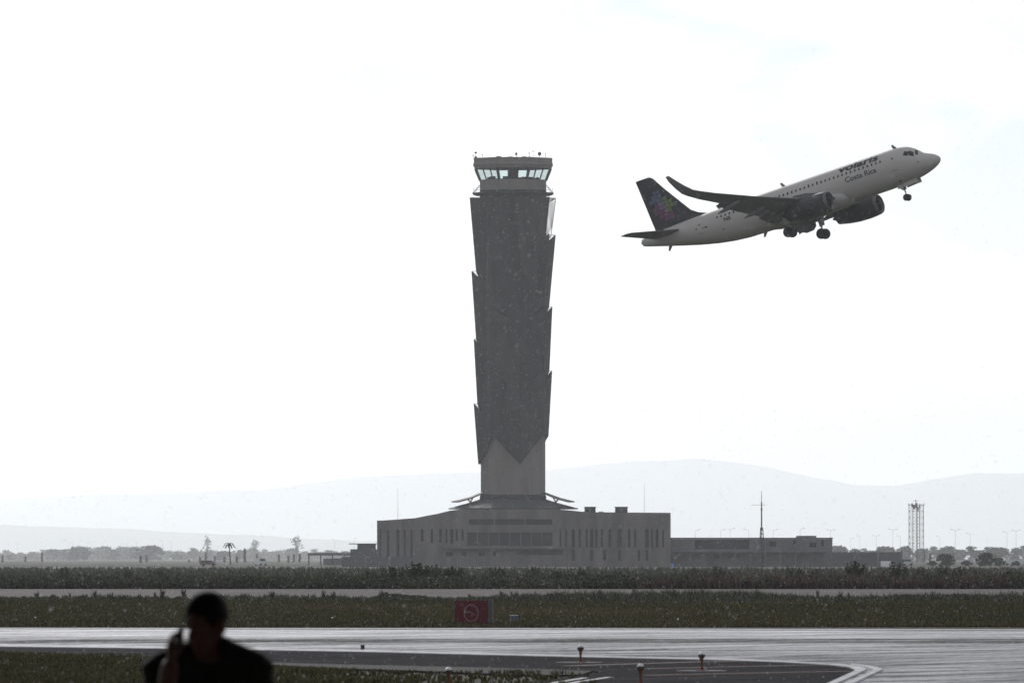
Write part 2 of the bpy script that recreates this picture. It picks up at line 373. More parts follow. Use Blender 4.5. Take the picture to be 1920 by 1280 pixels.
# gallery, neck and cab
def octo(r, z, off=22.5): return [vp(R(off+45*k), r, z) for k in range(8)]
ro = 1/math.cos(R(22.5))
MB().loft([octo(7.15*ro, 81.2), octo(7.15*ro, 82.6)]).build('neck_wall', M['concrete'], tower)
MB().loft([octo(7.15*ro, 79.0), octo(7.16*ro, 81.19)]).build('collar', M['clad'], tower)
gal = MB().loft([octo(7.0*ro, 80.0), octo(8.0*ro, 80.1), octo(8.75*ro, 80.45), octo(8.75*ro, 80.6), octo(7.0*ro, 80.75)]).build('gallery', M['darkmetal'], tower)
for k in range(8):
    p, q = octo(8.55*ro, 80.6)[k], octo(7.2*ro, 82.3)[k]
    MB().tube(p, q, .06, n=5).build('stay', M['steel'], gal)
for k in range(8):
    a, b = octo(8.62*ro, 80.6)[k], octo(8.62*ro, 80.6)[(k+1) % 8]; m = MB()
    for h in (.5, 1.0): m.tube(a+Vector((0,0,h)), b+Vector((0,0,h)), .025, n=4)
    m.tube(a, a+Vector((0,0,1.0)), .03, n=4); m.build('railing', M['steel'], gal)
MB().loft([octo(7.16*ro, 82.61), octo(7.2*ro, 83.4), octo(7.05*ro, 83.4), octo(7.0*ro, 82.61)]).build('cab_parapet', M['concrete'], tower)
MB().loft([octo(6.95*ro, 82.62), octo(6.95*ro, 82.72)]).build('cab_floor', M['interior'], tower)
zr0, zr1 = 86.1, 88.05
cabroof = MB().loft([octo(8.15*ro, zr0-.25), octo(8.62*ro, zr0+.55), octo(8.45*ro, zr0+1.0), octo(8.5*ro, zr1), octo(8.2*ro, zr1+.05)]).build('cab_roof', M['concrete'], tower)
gm = bpy.data.materials.new('cab_glass'); gm.use_nodes = True; t_ = gm.node_tree; t_.nodes.clear()
o_ = t_.nodes.new('ShaderNodeOutputMaterial'); tr_ = t_.nodes.new('ShaderNodeBsdfTransparent'); tr_.inputs['Color'].default_value = (.77,.83,.82,1)
gl_ = t_.nodes.new('ShaderNodeBsdfGlossy'); gl_.inputs['Roughness'].default_value = .02; mx_ = t_.nodes.new('ShaderNodeMixShader'); fr_ = t_.nodes.new('ShaderNodeFresnel'); fr_.inputs['IOR'].default_value = 1.3
t_.links.new(fr_.outputs[0], mx_.inputs[0]); t_.links.new(tr_.outputs[0], mx_.inputs[1]); t_.links.new(gl_.outputs[0], mx_.inputs[2]); t_.links.new(mx_.outputs[0], o_.inputs['Surface'])
M['glass'] = gm
lo, hi = octo(7.12*ro, 83.4), octo(8.1*ro, 85.86)
for k in range(8):
    a0, a1, b0, b1 = lo[k], lo[(k+1) % 8], hi[k], hi[(k+1) % 8]
    MB().tube(a0, b0, .30, .34, n=6).build('corner_post', M['darkmetal'], tower)
    for j in range(3):
        q = lambda s, t: (a0.lerp(a1, s)).lerp(b0.lerp(b1, s), t)
        s0, s1 = j/3+.02, (j+1)/3-.02
        MB().add([q(s0,.0), q(s1,.0), q(s1,1), q(s0,1)], [(0,1,2,3)]).build('pane', M['glass'], tower, fix=False)
        if j: MB().tube(q(j/3,0), q(j/3,1), .10, n=4).build('mullion', M['darkmetal'], tower)
MB().lathe([(1.0,82.72),(1.0,86.0)], n=10).build('cab_column', M['interior'], tower)
for k in range(8):
    a = R(45*k+10); r_ = 5.4; c = vp(a, r_, 82.72); tdir = Vector((math.sin(a), math.cos(a), 0)); w = random.uniform(1.2, 2.0)
    m = MB(); h = random.uniform(.95, 1.35)
    n_ = Vector((math.cos(a), -math.sin(a), 0))
    for (h0, h1, d0, w_) in ((0,.8,.45,w),(.8,h+.25,.12,w*.8)):
        P = [c+tdir*w_*sx+n_*d0*sy for sx, sy in ((-1,-1),(1,-1),(1,1),(-1,1))]
        m.add([p+Vector((0,0,h0)) for p in P]+[p+Vector((0,0,h1)) for p in P], [(0,3,2,1),(4,5,6,7),(0,1,5,4),(1,2,6,5),(2,3,7,6),(3,0,4,7)])
    m.build('console', M['interior'], tower)
for (px, py, kind) in [(892,286,'dish'),(887,291,'rod'),(905,290,'rod'),(935,294.5,'box'),(957,294,'box'),(958,262,'whip'),(968,289,'drum'),(992,287,'post'),(999.5,285,'rod'),(1011.5,290,'ball'),(1023,289,'rod'),(983,294.5,'box'),(918,276,'whip'),(1005,278,'whip')]:
    x = tx(px); z = tz(py); y = random.uniform(-5.5, -2) if abs(x) < 6 else random.uniform(-2.5, 1.0); m = MB(); z0_ = zr1+.02
    if kind == 'box': m.box(x-.5, x+.5, y-.4, y+.4, z0_, z0_+.35)
    else:
        m.tube((x,y,z0_), (x,y,z), .05 if kind != 'whip' else .018, .04 if kind != 'whip' else .008, n=5)
        if kind == 'ball': m.lathe([(.05,z-.42),(.3,z-.3),(.4,z),(.3,z+.3),(.05,z+.42)], n=10, org=(x,y,0))
        if kind == 'dish': m.lathe([(.25,z-.2),(.28,z+.15)], n=8, org=(x,y,0)); m.box(x-.3,x+.3,y-.3,y+.3,z0_,z0_+.45)
        if kind == 'drum': m.lathe([(.22,z-.3),(.22,z+.25)], n=8, org=(x,y,0))
        if kind == 'post': m.box(x-.08,x+.25,y-.1,y+.1,z0_+.15,z0_+.3); m.box(x-.1,x+.1,y-.1,y+.1,z-.35,z)
        if kind == 'rod': m.lathe([(.12,z-.12),(.12,z+.12)], n=6, org=(x,y,0))
    m.build('antenna', M['darkmetal'], cabroof)
# flared skirt roofs at the foot of the shaft, in separate petals
for (rin, zin, rmid, zmid, rout, zout, nm, angs) in [(7.0, 15.9, 10.3, 14.7, 13.3, 13.95, 'upper_skirt_panel', (-27,-16,-5,6,17,153,164,175,186,197,230,241,252,263,274,285,296)), (7.2, 14.35, 9.6, 13.6, 13.9, 12.45, 'lower_skirt_panel', tuple(range(0,360,11)))]:
    for a_ in angs:
        a0, a1 = R(a_+.3), R(a_+10.7)
        m = MB(); jit = random.uniform(-.12, .12)
        for (ra, za, rb, zb) in ((rin,zin,rmid,zmid),(rmid,zmid,rout+jit,zout)):
            m.sheet([vp(a0,ra,za), vp(a0,rb,zb), vp(a1,rb,zb), vp(a1,ra,za)], .22)
        m.build(nm, M['roof'], tower)
for a_ in (-10, 0, 11, 169, 180, 190):
    MB().tube(vp(R(a_),8.3,13.0), vp(R(a_),10.0,14.75), .10, n=5).tube(vp(R(a_),9.9,12.9), vp(R(a_),8.6,15.2), .07, n=5).build('skirt_prop', M['steel'], tower)
MB().loft([[vp(a, r, z) for a in VA] for r, z in ((7.3,11.5),(7.3,15.2),(7.12,15.6))]).build('shaft_foot', M['clad'], tower)

# ------------------------------------------------------------------ podium building round the tower foot
FYW = -17.0    # front wall plane, relative to the tower axis
pod = empty('tower_podium_building', (TX0, TY, 0)); tag(pod, 'long low concrete building with slit windows around the foot of the tower', 'building')
def wall_openings(name, o, u, x0, x1, z0, z1, opens, parent, m, th=.45, wm=None, wname='window'):
    """wall from origin o along unit vector u with rectangular openings; recessed panes are parts"""
    nrm = Vector((u.y, -u.x, 0))          # outward
    X = sorted({x0, x1, *[v for q in opens for v in q[:2]]}); Z = sorted({z0, z1, *[v for q in opens for v in q[2:]]})
    X = [v for v in X if x0 <= v <= x1]; Z = [v for v in Z if z0 <= v <= z1]
    mb = MB()
    def P(x, z, d): return o + u*x - nrm*d + Vector((0,0,z))
    def op(x, z): return any(a < x < b and c < z < d for a, b, c, d in opens)
    for i in range(len(X)-1):
        for j in range(len(Z)-1):
            if op((X[i]+X[i+1])/2, (Z[j]+Z[j+1])/2): continue
            mb.add([P(X[i],Z[j],0), P(X[i+1],Z[j],0), P(X[i+1],Z[j+1],0), P(X[i],Z[j+1],0)], [(0,1,2,3)])
    for a, b, c, d in opens:
        mb.add([P(a,c,0),P(b,c,0),P(b,d,0),P(a,d,0),P(a,c,th),P(b,c,th),P(b,d,th),P(a,d,th)], [(0,4,5,1),(1,5,6,2),(2,6,7,3),(3,7,4,0)])
        MB().add([P(a,c,th-.02),P(b,c,th-.02),P(b,d,th-.02),P(a,d,th-.02)], [(0,1,2,3)]).build(wname, wm or M['winglass'], parent, fix=False)
    return mb.build(name, m, parent, fix=False)
U = Vector((1,0,0)); o0 = Vector((0, FYW, 0))
ops = []
rs = random.Random(3)
for px, w in [(793,5),(811,4.5),(827,5),(838,4),(848,6),(857,4.5),(868,4)]:
    ops.append((tx(px-w/2), tx(px+w/2), tz(1016+rs.uniform(-3,6)), tz(992)))
for px, w in [(1050,3.5),(1061,3.5),(1074,6),(1086,4),(1099,4),(1108,6),(1117,3.5),(1127,4),(1142,5),(1160,8),(1178,5),(1189,4),(1211,7),(1220,3),(1230,5),(1241,3.5)]:
    ops.append((tx(px-w/2), tx(px+w/2), tz(1026), tz(992)))
for px, w in [(1074,6),(1108,5),(1132,6),(1160,5),(1196,4),(1211,5)]:
    ops.append((tx(px-w/2), tx(px+w/2), tz(1050), tz(1030)))
for a, b in ((880,926),(928.5,983),(985.5,1035)): ops.append((tx(a), tx(b), tz(984), tz(973.5)))
for k in range(8): ops.append((tx(876+20*k+.8), tx(876+20*k+19.2), tz(1023), tz(998)))
for a, b in [(836,850),(866,876),(898,910),(924,930)]: ops.append((tx(a), tx(b), tz(1042), tz(1034)))
ops.append((tx(968), tx(1054), tz(1040), tz(1031)))
wall_openings('front_wall', o0, U, tx(780), tx(1255), 0, tz(972), ops, pod, M['podium'], .7)
# sloping parapet above the front wall
top = [(780,971.4),(800,967.2),(822,963.2),(845,957.5),(862,955.6),(885,955),(1040,955),(1062,956.5),(1088,959.2),(1120,960.5),(1255,961.5)]
MB().prism([(tx(780), tz(972)-.0), (tx(1255), tz(972))] + [(tx(a), tz(b)) for a, b in top[::-1]], FYW-.06, FYW+.5).build('parapet', M['podium'], pod)
# left wing face turning away from the camera
oL = Vector((tx(708), FYW+8.4, 0)); vL = (Vector((tx(780), FYW, 0))-oL); lenL = vL.length; vL.normalize()
k_ = lenL/72
opl = [((a-708-w/2)*k_, (a-708+w/2)*k_, tz(1046), tz(993)) for a, w in [(714.5,3.5),(728.5,5),(747,6),(760,3.5),(773,4.5)]]
wall_openings('side_wall', oL, vL, 0, lenL-.002, 0, tz(975.5), opl, pod, M['podium'], .6)
MB().sheet([oL+Vector((0,0,tz(977))), oL+vL*lenL+Vector((0,0,tz(975.5))), oL+vL*lenL+Vector((0,0,tz(971.4))), oL+Vector((0,0,tz(976.2)))], .4).build('side_parapet', M['podium'], pod)
# right end, back and roof close the block
MB().box(tx(1255)-.5, tx(1255)-.01, FYW+.01, 20, 0, tz(961.6)).build('end_wall', M['podium'], pod)
MB().box(tx(708)+.01, tx(1255)-.5, 19.6, 20, 0, 9.8).build('back_wall', M['podium'], pod)
MB().box(tx(708)+.02, tx(708)+.4, FYW+8.45, 19.6, 0, 9.8).build('far_side_wall', M['podium'], pod)
MB().add([(tx(708)+.05,FYW+8.6,9.75),(tx(780),FYW+.5,9.75),(tx(1255)-.5,FYW+.5,9.75),(tx(1255)-.5,19.6,9.75),(tx(708)+.05,19.6,9.75)], [(0,1,2,3,4)]).build('roof_deck', M['roof'], pod, fix=False)
MB().loft([[(x*s,y*s,z) for x, y in ((-10,-9.5),(10,-9.5),(12,9),(-12,9))] for s, z in ((1.25,9.8),(1.0,12.2))]).build('roof_mound', M['podium'], pod)
MB().box(tx(832), tx(1064), FYW-1.4, FYW-.05, tz(1028), tz(1025)).build('canopy_ledge', M['podium'], pod)
for a, b, c in [(1095,1115.5,951.5),(1152,1175,951.5)]:
    rb = MB().box(tx(a), tx(b), FYW+1.2, FYW+4, 9.8, tz(c)).build('roof_unit', M['roof'], pod)
    MB().box(tx(a)-.12, tx(b)+.12, FYW+1.1, FYW+4.1, tz(c)+.002, tz(c)+.15).build('unit_cap', M['darkmetal'], rb)
    MB().box(tx((a+b)/2)-.2, tx((a+b)/2)+.2, FYW+1.15, FYW+1.19, tz(959), tz(953.5)).build('unit_grille', M['steel'], rb)
MB().box(tx(1121), tx(1130), FYW+1, FYW+2.5, 9.8, tz(959.3)).build('roof_unit', M['roof'], pod)

# ------------------------------------------------------------------ low annex to the right
ann = empty('annex_building', (TX0, TY, 0)); tag(ann, 'low flat-roofed grey annex beyond the slim mast', 'building')
oa = Vector((0, FYW+4, 0)); opa = [(tx(1300), tx(1402), tz(1029), tz(1012)), (tx(1336), tx(1349), tz(1046), tz(1038)), (tx(1362),tx(1384),tz(1046),tz(1039)), (tx(1440),tx(1452),tz(1024),tz(1014)),
       (tx(1484),tx(1489),tz(1022),tz(1012)), (tx(1514),tx(1527),tz(1026),tz(1017)), (tx(1536),tx(1541),tz(1024),tz(1012))]
wall_openings('front_wall', oa, U, tx(1255)+.02, tx(1557), 0, tz(1009.6), opa, ann, mat('annex_render', (.19,.185,.185), .9, .2, noise=(.2,.3,(1,1,.6))), .5)
MB().box(tx(1255)+.02, tx(1558), FYW+3.9, FYW+4.6, tz(1009.5), tz(1007.6)).build('parapet', M['roof'], ann)
MB().box(tx(1557)-.4, tx(1557), FYW+4.61, 16, 0, tz(1009.7)).build('end_wall', M['podium'], ann)
MB().box(tx(1255)+.02, tx(1557)-.4, FYW+4.61, 16, tz(1011), tz(1010)).build('roof_deck', M['roof'], ann)
MB().box(tx(1490), tx(1527), FYW+3.85, FYW+7, tz(1007.5), tz(1004)).build('roof_house', M['podium'], ann)
MB().box(tx(1262), tx(1545), FYW+1.8, FYW+3.95, tz(1037), tz(1034.5)).build('canopy', M['roof'], ann)
for px in range(1262, 1546, 28): MB().box(tx(px), tx(px)+.35, FYW+1.9, FYW+2.25, 0, tz(1037.2)).build('canopy_post', M['podium'], ann)
# perimeter wall and sheds further right and left
def low_block(name, label, cat, x0, x1, ytop, ybase, Y, m, depth=4, posts=None, kindp='panel'):
    a, b = at(x0, ytop, Y), at(x1, ytop, Y); o = empty(name, ((a.x+b.x)/2, Y, 0)); tag(o, label, cat); h = a.z; w = (b.x-a.x)/2
    if posts:
        MB().box(-w, w, 0, depth, h-.7, h).build('roof', m, o)
        for i in range(posts):
            x = -w+.3+(2*w-.6)*i/(posts-1); MB().box(x-.2, x+.2, .2, .6, 0, h-.7).build('post', m, o)
        MB().box(-w*.5, w*.9, depth*.5, depth*.6, 0, h*.55).build('counter', M['concrete'], o)
    else:
        n = max(3, int(2*w/6))
        for i in range(n):
            xa = -w+2*w*i/n; xb = -w+2*w*(i+1)/n; MB().box(xa+.04, xb-.04, .1, .35, 0, h).build(kindp, m, o); MB().box(xb-.2, xb+.2, 0, .45, 0, h+.25).build('pier', M['podium'], o)
    return o
greywall = mat('grey_wall', (.14,.135,.14), .9, .2)
low_block('boundary_wall', 'long grey panelled boundary wall running on past the annex', 'wall', 1559, 1690, 1034.5, 1060, 2180, greywall)
low_block('open_shelter', 'dark flat-roofed open shelter on posts left of the podium building', 'shelter', 577, 692, 1036, 1060, 2600, greywall, 5, 6)
bk = MB(); c = at(683, 1033, 2190); bk.box(-3.2, 3.2, 0, 4, 0, c.z+.5).box(-1.6, 2.6, .5, 3, c.z+.5, c.z+1.6)
o = empty('pump_house', (c.x, 2190, 0)); bk.build('walls', greywall, o); MB().box(-3.5, 3.5, -.2, 4.2, c.z+1.605, c.z+1.8).build('roof', M['roof'], o); MB().box(-.5, .6, -.05, -.001, 0, 2.1).build('door', M['darkmetal'], o)
tag(o, 'small dark blocky hut at the end of the open shelter', 'hut')
MB().box(-.4,.4,-.4,.4,0,.1)
lo_ = low_block('garden_wall', 'low dark wall in front of the left end of the podium building', 'wall', 640, 775, 1043.5, 1062, 2040, greywall)

# ------------------------------------------------------------------ masts, lattice tower, lamp posts
d = 1980; b0 = at(1428, 1050, d); top_ = at(1427, 920, d).z
mast = empty('radio_mast', (b0.x, d, 0)); tag(mast, 'slim guyed radio mast with a short crossbar in front of the annex', 'mast')
m = MB()
hb = 8.2
for a in (0, 120, 240):
    p0 = Vector((.75*math.cos(R(a+20)), .75*math.sin(R(a+20)), 0)); p1 = Vector((.28*math.cos(R(a+20)), .28*math.sin(R(a+20)), hb)); m.tube(p0, p1, .11, .08, n=5)
for i in range(10):
    for a in (0, 120, 240):
        f0, f1 = i/10, (i+1)/10; r0, r1 = .75-.47*f0, .75-.47*f1
        m.tube((r0*math.cos(R(a+20)), r0*math.sin(R(a+20)), hb*f0), (r1*math.cos(R(a+140)), r1*math.sin(R(a+140)), hb*f1), .05, n=4)
m.build('lattice_base', M['darkmetal'], mast)
MB().tube((0,0,hb-.5), (0,0,top_*.86), .17, .13, n=6).tube((0,0,top_*.86), (0,0,top_), .07, .04, n=6).build('pole', M['darkmetal'], mast)
MB().tube((-2.1,0,top_-2.9), (.9,0,top_-2.85), .035, n=4).build('crossbar', M['steel'], mast)
MB().box(-.16,.16,-.16,.16,top_*.74,top_*.74+.6).build('junction_box', M['darkmetal'], mast)

d = 4200; b0 = at(1718, 1050, d); s_ = FPX/d
lat = empty('lattice_tower', (b0.x, d, 0)); tag(lat, 'pale square lattice tower with a crowded antenna platform', 'lattice tower')
ht = at(1718, 946, d).z; hw = 13/s_
rot = R(18); cx = [Vector((hw*1.15*math.cos(rot+R(45+90*k)), hw*1.15*math.sin(rot+R(45+90*k)), 0)) for k in range(4)]
paleS = mat('weathered_lattice_paint', (.20,.17,.165), .7, .3)
for k in range(4): MB().tube(cx[k], cx[k]+Vector((0,0,ht)), .16, n=5).build('leg', paleS, lat)
nb = 9
for i in range(nb):
    m = MB()
    for k in range(4):
        a, b = cx[k]+Vector((0,0,ht*i/nb)), cx[(k+1) % 4]+Vector((0,0,ht*(i+1)/nb)); m.tube(a, b, .055, n=4)
        a2, b2 = cx[(k+1) % 4]+Vector((0,0,ht*i/nb)), cx[k]+Vector((0,0,ht*(i+1)/nb)); m.tube(a2, b2, .055, n=4)
        m.tube(cx[k]+Vector((0,0,ht*(i+1)/nb)), cx[(k+1) % 4]+Vector((0,0,ht*(i+1)/nb)), .07, n=4)
    m.build('bracing', paleS, lat)
MB().tube((.3,-.2,0), (.3,-.2,ht+1), .26, n=6).build('cable_ladder', M['darkmetal'], lat)
plat = MB().box(-hw*1.25, hw*1.25, -hw*1.25, hw*1.25, ht, ht+.18).build('platform', paleS, lat)
for x, y, z0_, z1_, w in [(-.9,-.4,ht-1.9,ht-.2,.45),(.5,-1.2,ht-2.6,ht-.9,.5),(-.1,-1.4,ht-1.2,ht+.9,.4),(1.5,-.6,ht-1.4,ht,.3),(-1.9,-.9,ht-1.0,ht+.6,.3)]:
    MB().box(x-w, x+w, y-.2, y+.2, z0_, z1_).build('antenna_panel', paleS, lat)
MB().tube((-.2,-.3,ht), (-.2,-.3,ht+2.0), .12, n=5).tube((-1.5,-.3,ht+1.75), (1.1,-.3,ht+1.75), .06, n=4).tube((-.2,-.3,ht+1.4), (-.2,-.3,ht+2.3), .2, n=5).build('top_mast', paleS, lat)
for k in range(4): MB().tube(cx[k]*1.05+Vector((0,0,ht)), cx[k]*1.05+Vector((0,0,ht+1.0)), .06, n=4).build('railing_post', paleS, lat)

poleS = mat('lamp_post_grey', (.16,.16,.17), .7, .3)
def lamp_proto(dbl):
    o = empty('lamp_post', (0,0,0)); h = 11.0
    MB().tube((0,0,0), (0,0,h), .055, .035, n=6).build('pole', poleS, o)
    for s in ((1,-1) if dbl else (1,)):
        MB().tube((0,0,h-.1), (s*1.2,0,h+.3), .035, n=4).build('arm', poleS, o)
        MB().box(min(s*1.0,s*1.7), max(s*1.0,s*1.7), -.15, .15, h+.29, h+.4).build('lamp_head', poleS, o)
    return o
lp = {False: lamp_proto(False), True: lamp_proto(True)}; used = {False: False, True: False}
lampsL = [(33,1018,1),(129,1016,0),(139,1016,0),(148,1013,0),(165,1017,1),(193,1013,0),(226,1018,0),(238,1016,0),(256,1015,1),(305,1012,0),(322,1015,0),(407,1022,0),(628,1010,0),(664,1008,0)]
lampsR = [(1304,992,0),(1351,992,0),(1369,990,0),(1403,991,0),(1450,992,0),(1500,990,0),(1557,992,1),(1595,1008,0),(1612,1003,0),(1643,1003,1),(1674,991,1),(1688,1004,0),(1762,1004,0),(1791,992,1),(1819,999,0),(1888,996,0),(1905,993,1)]
for grp, (lst, lab, gname) in enumerate([(lampsL, 'thin pale lamp post rising before the hazy trees left of the tower', 'lamp posts along the far left road'), (lampsR, 'thin lamp post standing behind the annex and boundary wall', 'lamp posts along the far right road')]):
    for px, py, dbl in lst:
        dbl = bool(dbl); Y = FPX*(15.9-CAMZ)/(HORIZON-py); 
        o = lp[dbl] if not used[dbl] else copy_tree(lp[dbl]); used[dbl] = True
        o.scale = (1.4,1.4,1.4); o.location = ((px-960)/FPX*Y, Y, 0); o.rotation_euler = (0,0,random.uniform(-.2,.2)+(math.pi if random.random() < .4 else 0))
        tag(o, lab.replace('lamp post', 'two-armed lamp post' if dbl else 'one-armed lamp post'), 'lamp post', gname+(' with two arms' if dbl else ' with one arm'))
# thin lightning rods on the podium roof
for px, y0_ in ((746,916),(1208,905)):
    p = at(px, y0_, TY-8); o = MB().tube((0,0,9.7), (0,0,p.z), .045, .02, n=5).build('lightning_rod', M['steel'], None); o.location = (p.x, TY-8, 0)
    MB().lathe([(.22,9.76),(.22,9.85)], n=8).build('base_plate', M['steel'], o)
    tag(o, 'hair-thin lightning rod on the %s wing of the podium roof' % ('lower, paler' if px < 900 else 'longer, flat-topped'), 'lightning rod')

# ------------------------------------------------------------------ vegetation
def leaf_cloud(centers, radii, n_per, size, r_, flat=1.0):
    """quads scattered in clumps; returns verts, faces"""
    V = []; 
    C = np.repeat(np.asarray(centers), n_per, 0); Rr = np.repeat(np.asarray(radii), n_per, 0)
    dirs = r_.normal(size=C.shape); dirs /= np.linalg.norm(dirs, axis=1, keepdims=True)
    P = C + dirs*Rr*(r_.random((len(C),1))**.45)
    a = r_.normal(size=C.shape); a /= np.linalg.norm(a, axis=1, keepdims=True)
    b = np.cross(a, r_.normal(size=C.shape)); b /= np.linalg.norm(b, axis=1, keepdims=True)
    s = size*(.5+r_.random((len(C),1))); a *= s; b *= s*.7
    Q = np.stack([P-a-b, P+a-b*.4, P+a*.9+b, P-a*.5+b], 1).reshape(-1, 3)
    return Q, np.arange(len(Q)).reshape(-1, 4)
def tree_proto(name, h, w, nclump, n_per, leaf, m, seed, trunk=.3, crown0=.3, open_=1.0):
    r_ = np.random.default_rng(seed); o = empty(name, (0,0,0)); t = MB()
    t.tube((0,0,0), (.02*h,0,h*.5), .035*h*trunk*3, .02*h*trunk*3, n=7)
    cs, rs_ = [], []
    for i in range(nclump):
        a = r_.uniform(0, 6.28); f = r_.random(); z = h*(crown0+(1-crown0)*f*.93); env = math.sin(math.pi*(.12+.8*f))**.7
        rr = w/2*env*r_.uniform(.25, 1.0)*open_
        c = (rr*math.cos(a), rr*math.sin(a), z); cs.append(c); rs_.append(r_.uniform(.09,.19)*w*np.array([1.2,1.2,.8]))
        if i % 2 == 0: t.tube((.01*h,0,h*(.25+.2*r_.random())), c, .009*h, .003*h, n=5, cap=False)
    t.build('trunk', M['bark'], o)
    V, F_ = leaf_cloud(cs, rs_, n_per, .045*w, r_); np_mesh('crown', V, F_, m, o)
    return o
protos = {
 'round_tree': tree_proto('round_tree', 8, 8, 52, 44, 0, M['leafdark'], 1, .28, .02),
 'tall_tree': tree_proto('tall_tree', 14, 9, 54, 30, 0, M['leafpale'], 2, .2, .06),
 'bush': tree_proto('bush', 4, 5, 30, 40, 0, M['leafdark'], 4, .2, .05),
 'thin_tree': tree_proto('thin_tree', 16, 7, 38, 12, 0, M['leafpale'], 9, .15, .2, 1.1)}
pu = {k: False for k in protos}
def plant(kind, px, ytop, Y, label, group=None, wscale=1.0, cat='tree'):
    o = protos[kind] if not pu[kind] else copy_tree(protos[kind]); pu[kind] = True
    hh = {'round_tree': 8, 'tall_tree': 14, 'bush': 4, 'thin_tree': 16}[kind]; H = at(px, ytop, Y).z; s = H/hh
    o.location = ((px-960)/FPX*Y, Y, 0); o.scale = (s*wscale, s*wscale, s); o.rotation_euler = (0,0,random.uniform(0,6.28)); tag(o, label, cat, group)
    return o
# dark shrubs and trees at the right, clear of the haze
plant('round_tree', 1648, 1037, 2250, 'dark round tree standing behind the right end of the weeds, left of the lattice tower', None, 1.0)
plant('round_tree', 1772, 1038, 2350, 'broad dark tree just past the lattice tower', None, 1.5)
plant('round_tree', 1848, 1036, 2300, 'dark bushy tree right beside the long white parked trailers', None, 1.35)
for px, py in ((1748,1050),(1812,1049),(1870,1044),(1905,1050),(1682,1045)):
    plant('bush', px, py, 2350, 'low dark bush among the trees beyond the weeds', 'low bushes beyond the weeds', 1.3, 'bush')
for i, px in enumerate(range(1565, 1960, 17)):
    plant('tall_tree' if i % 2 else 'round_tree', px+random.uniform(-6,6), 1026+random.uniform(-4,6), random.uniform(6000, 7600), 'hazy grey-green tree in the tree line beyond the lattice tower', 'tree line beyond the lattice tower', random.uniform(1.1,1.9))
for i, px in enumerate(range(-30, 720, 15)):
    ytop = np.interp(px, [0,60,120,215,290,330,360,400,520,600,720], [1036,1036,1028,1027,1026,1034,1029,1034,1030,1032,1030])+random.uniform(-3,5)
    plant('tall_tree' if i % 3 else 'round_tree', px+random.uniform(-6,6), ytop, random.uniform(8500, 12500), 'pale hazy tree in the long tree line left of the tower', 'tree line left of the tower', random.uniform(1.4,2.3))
q9 = np.random.default_rng(61); n9 = 3400
yy = q9.uniform(9500, 12800, n9); pp = q9.uniform(-260, 740, n9); hh9 = np.interp(pp, [0,60,120,215,290,330,360,400,520,600,720], [8,8,13,14,15,9,13,10,11,10,9])*(.8+.3*np.sin(pp*.13)*np.sin(pp*.047+1))
C9 = np.stack([(pp-960)/FPX*yy, yy, hh9*q9.random(n9)], 1); V, F_ = leaf_cloud(C9, [np.array([5.,5.,2.])]*n9, 10, .9, q9)
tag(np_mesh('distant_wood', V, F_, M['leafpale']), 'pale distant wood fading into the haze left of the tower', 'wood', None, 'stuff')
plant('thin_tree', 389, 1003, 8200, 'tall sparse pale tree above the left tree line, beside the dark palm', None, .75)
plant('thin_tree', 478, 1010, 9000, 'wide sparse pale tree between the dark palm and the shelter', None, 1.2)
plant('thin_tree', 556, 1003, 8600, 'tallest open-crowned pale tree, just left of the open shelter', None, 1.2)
# palm
Y = 2700; c = at(430, 1018, Y); palm = empty('palm_tree', ((430-960)/FPX*Y, Y, 0)); tag(palm, 'small dark palm tree with drooping fronds left of the shelter', 'palm tree')
MB().tube((.35,0,0), (0,0,c.z-.6), .22, .16, n=7).build('trunk', M['bark'], palm)
for k in range(13):
    a = 6.283*k/13+.2; m = MB(); pr = Vector((0,0,c.z-.6)); 
    for j in range(5):
        f = (j+1)/5; q = Vector((1.9*f*math.cos(a), 1.9*f*math.sin(a), c.z-.6+1.0*math.sin(f*2.6)*(.5+.5*(k % 2))-1.1*f*f)); w = .3*(1-f*.6); sd_ = Vector((-math.sin(a), math.cos(a), -.3))*w
        m.add([pr-sd_, pr+sd_, q+sd_*.8, q-sd_*.8], [(0,1,2,3)]); pr = q
    m.build('frond', M['leafdark'], palm, fix=False)
# narrow columnar shrubs left of the shelter
cyp = empty('columnar_shrub', (0,0,0)); r_ = np.random.default_rng(4)
cs = [(r_.normal()*.16, r_.normal()*.16, z) for z in np.linspace(.3, 2.9, 26)]; V, F_ = leaf_cloud(cs, [np.array([.42,.42,.3])]*26, 24, .14, r_); np_mesh('foliage', V, F_, M['leafdark'], cyp); MB().tube((0,0,0),(0,0,1.4),.08,.05,n=5).build('stem', M['bark'], cyp)
first = True
for px, y1 in [(375,1043),(386,1035),(403,1042),(421,1042),(444,1042),(459,1027),(482,1038),(523,1038),(541,1041),(551,1038),(562,1038),(5,1040),(48,1042),(79,1034),(264,1041),(275,1040),(308,1054),(355,1049),(1611,1036),(1732,1030),(1744,1036),(1787,1036),(1866,1036)]:
    o = cyp if first else copy_tree(cyp); first = False; Y = 4100 + random.uniform(-100, 500); H = at(px, y1, Y).z; o.location = ((px-960)/FPX*Y, Y, 0); s = H/3.2; o.scale = (max(.9, s*.55), max(.9, s*.55), s); o.rotation_euler.z = random.uniform(0,6)
    tag(o, 'narrow dark columnar shrub in the row beside the open shelter' if 370 < px < 570 else 'narrow dark columnar shrub standing alone before the hazy trees', 'shrub', 'columnar shrubs by the shelter' if 370 < px < 570 else 'scattered columnar shrubs')

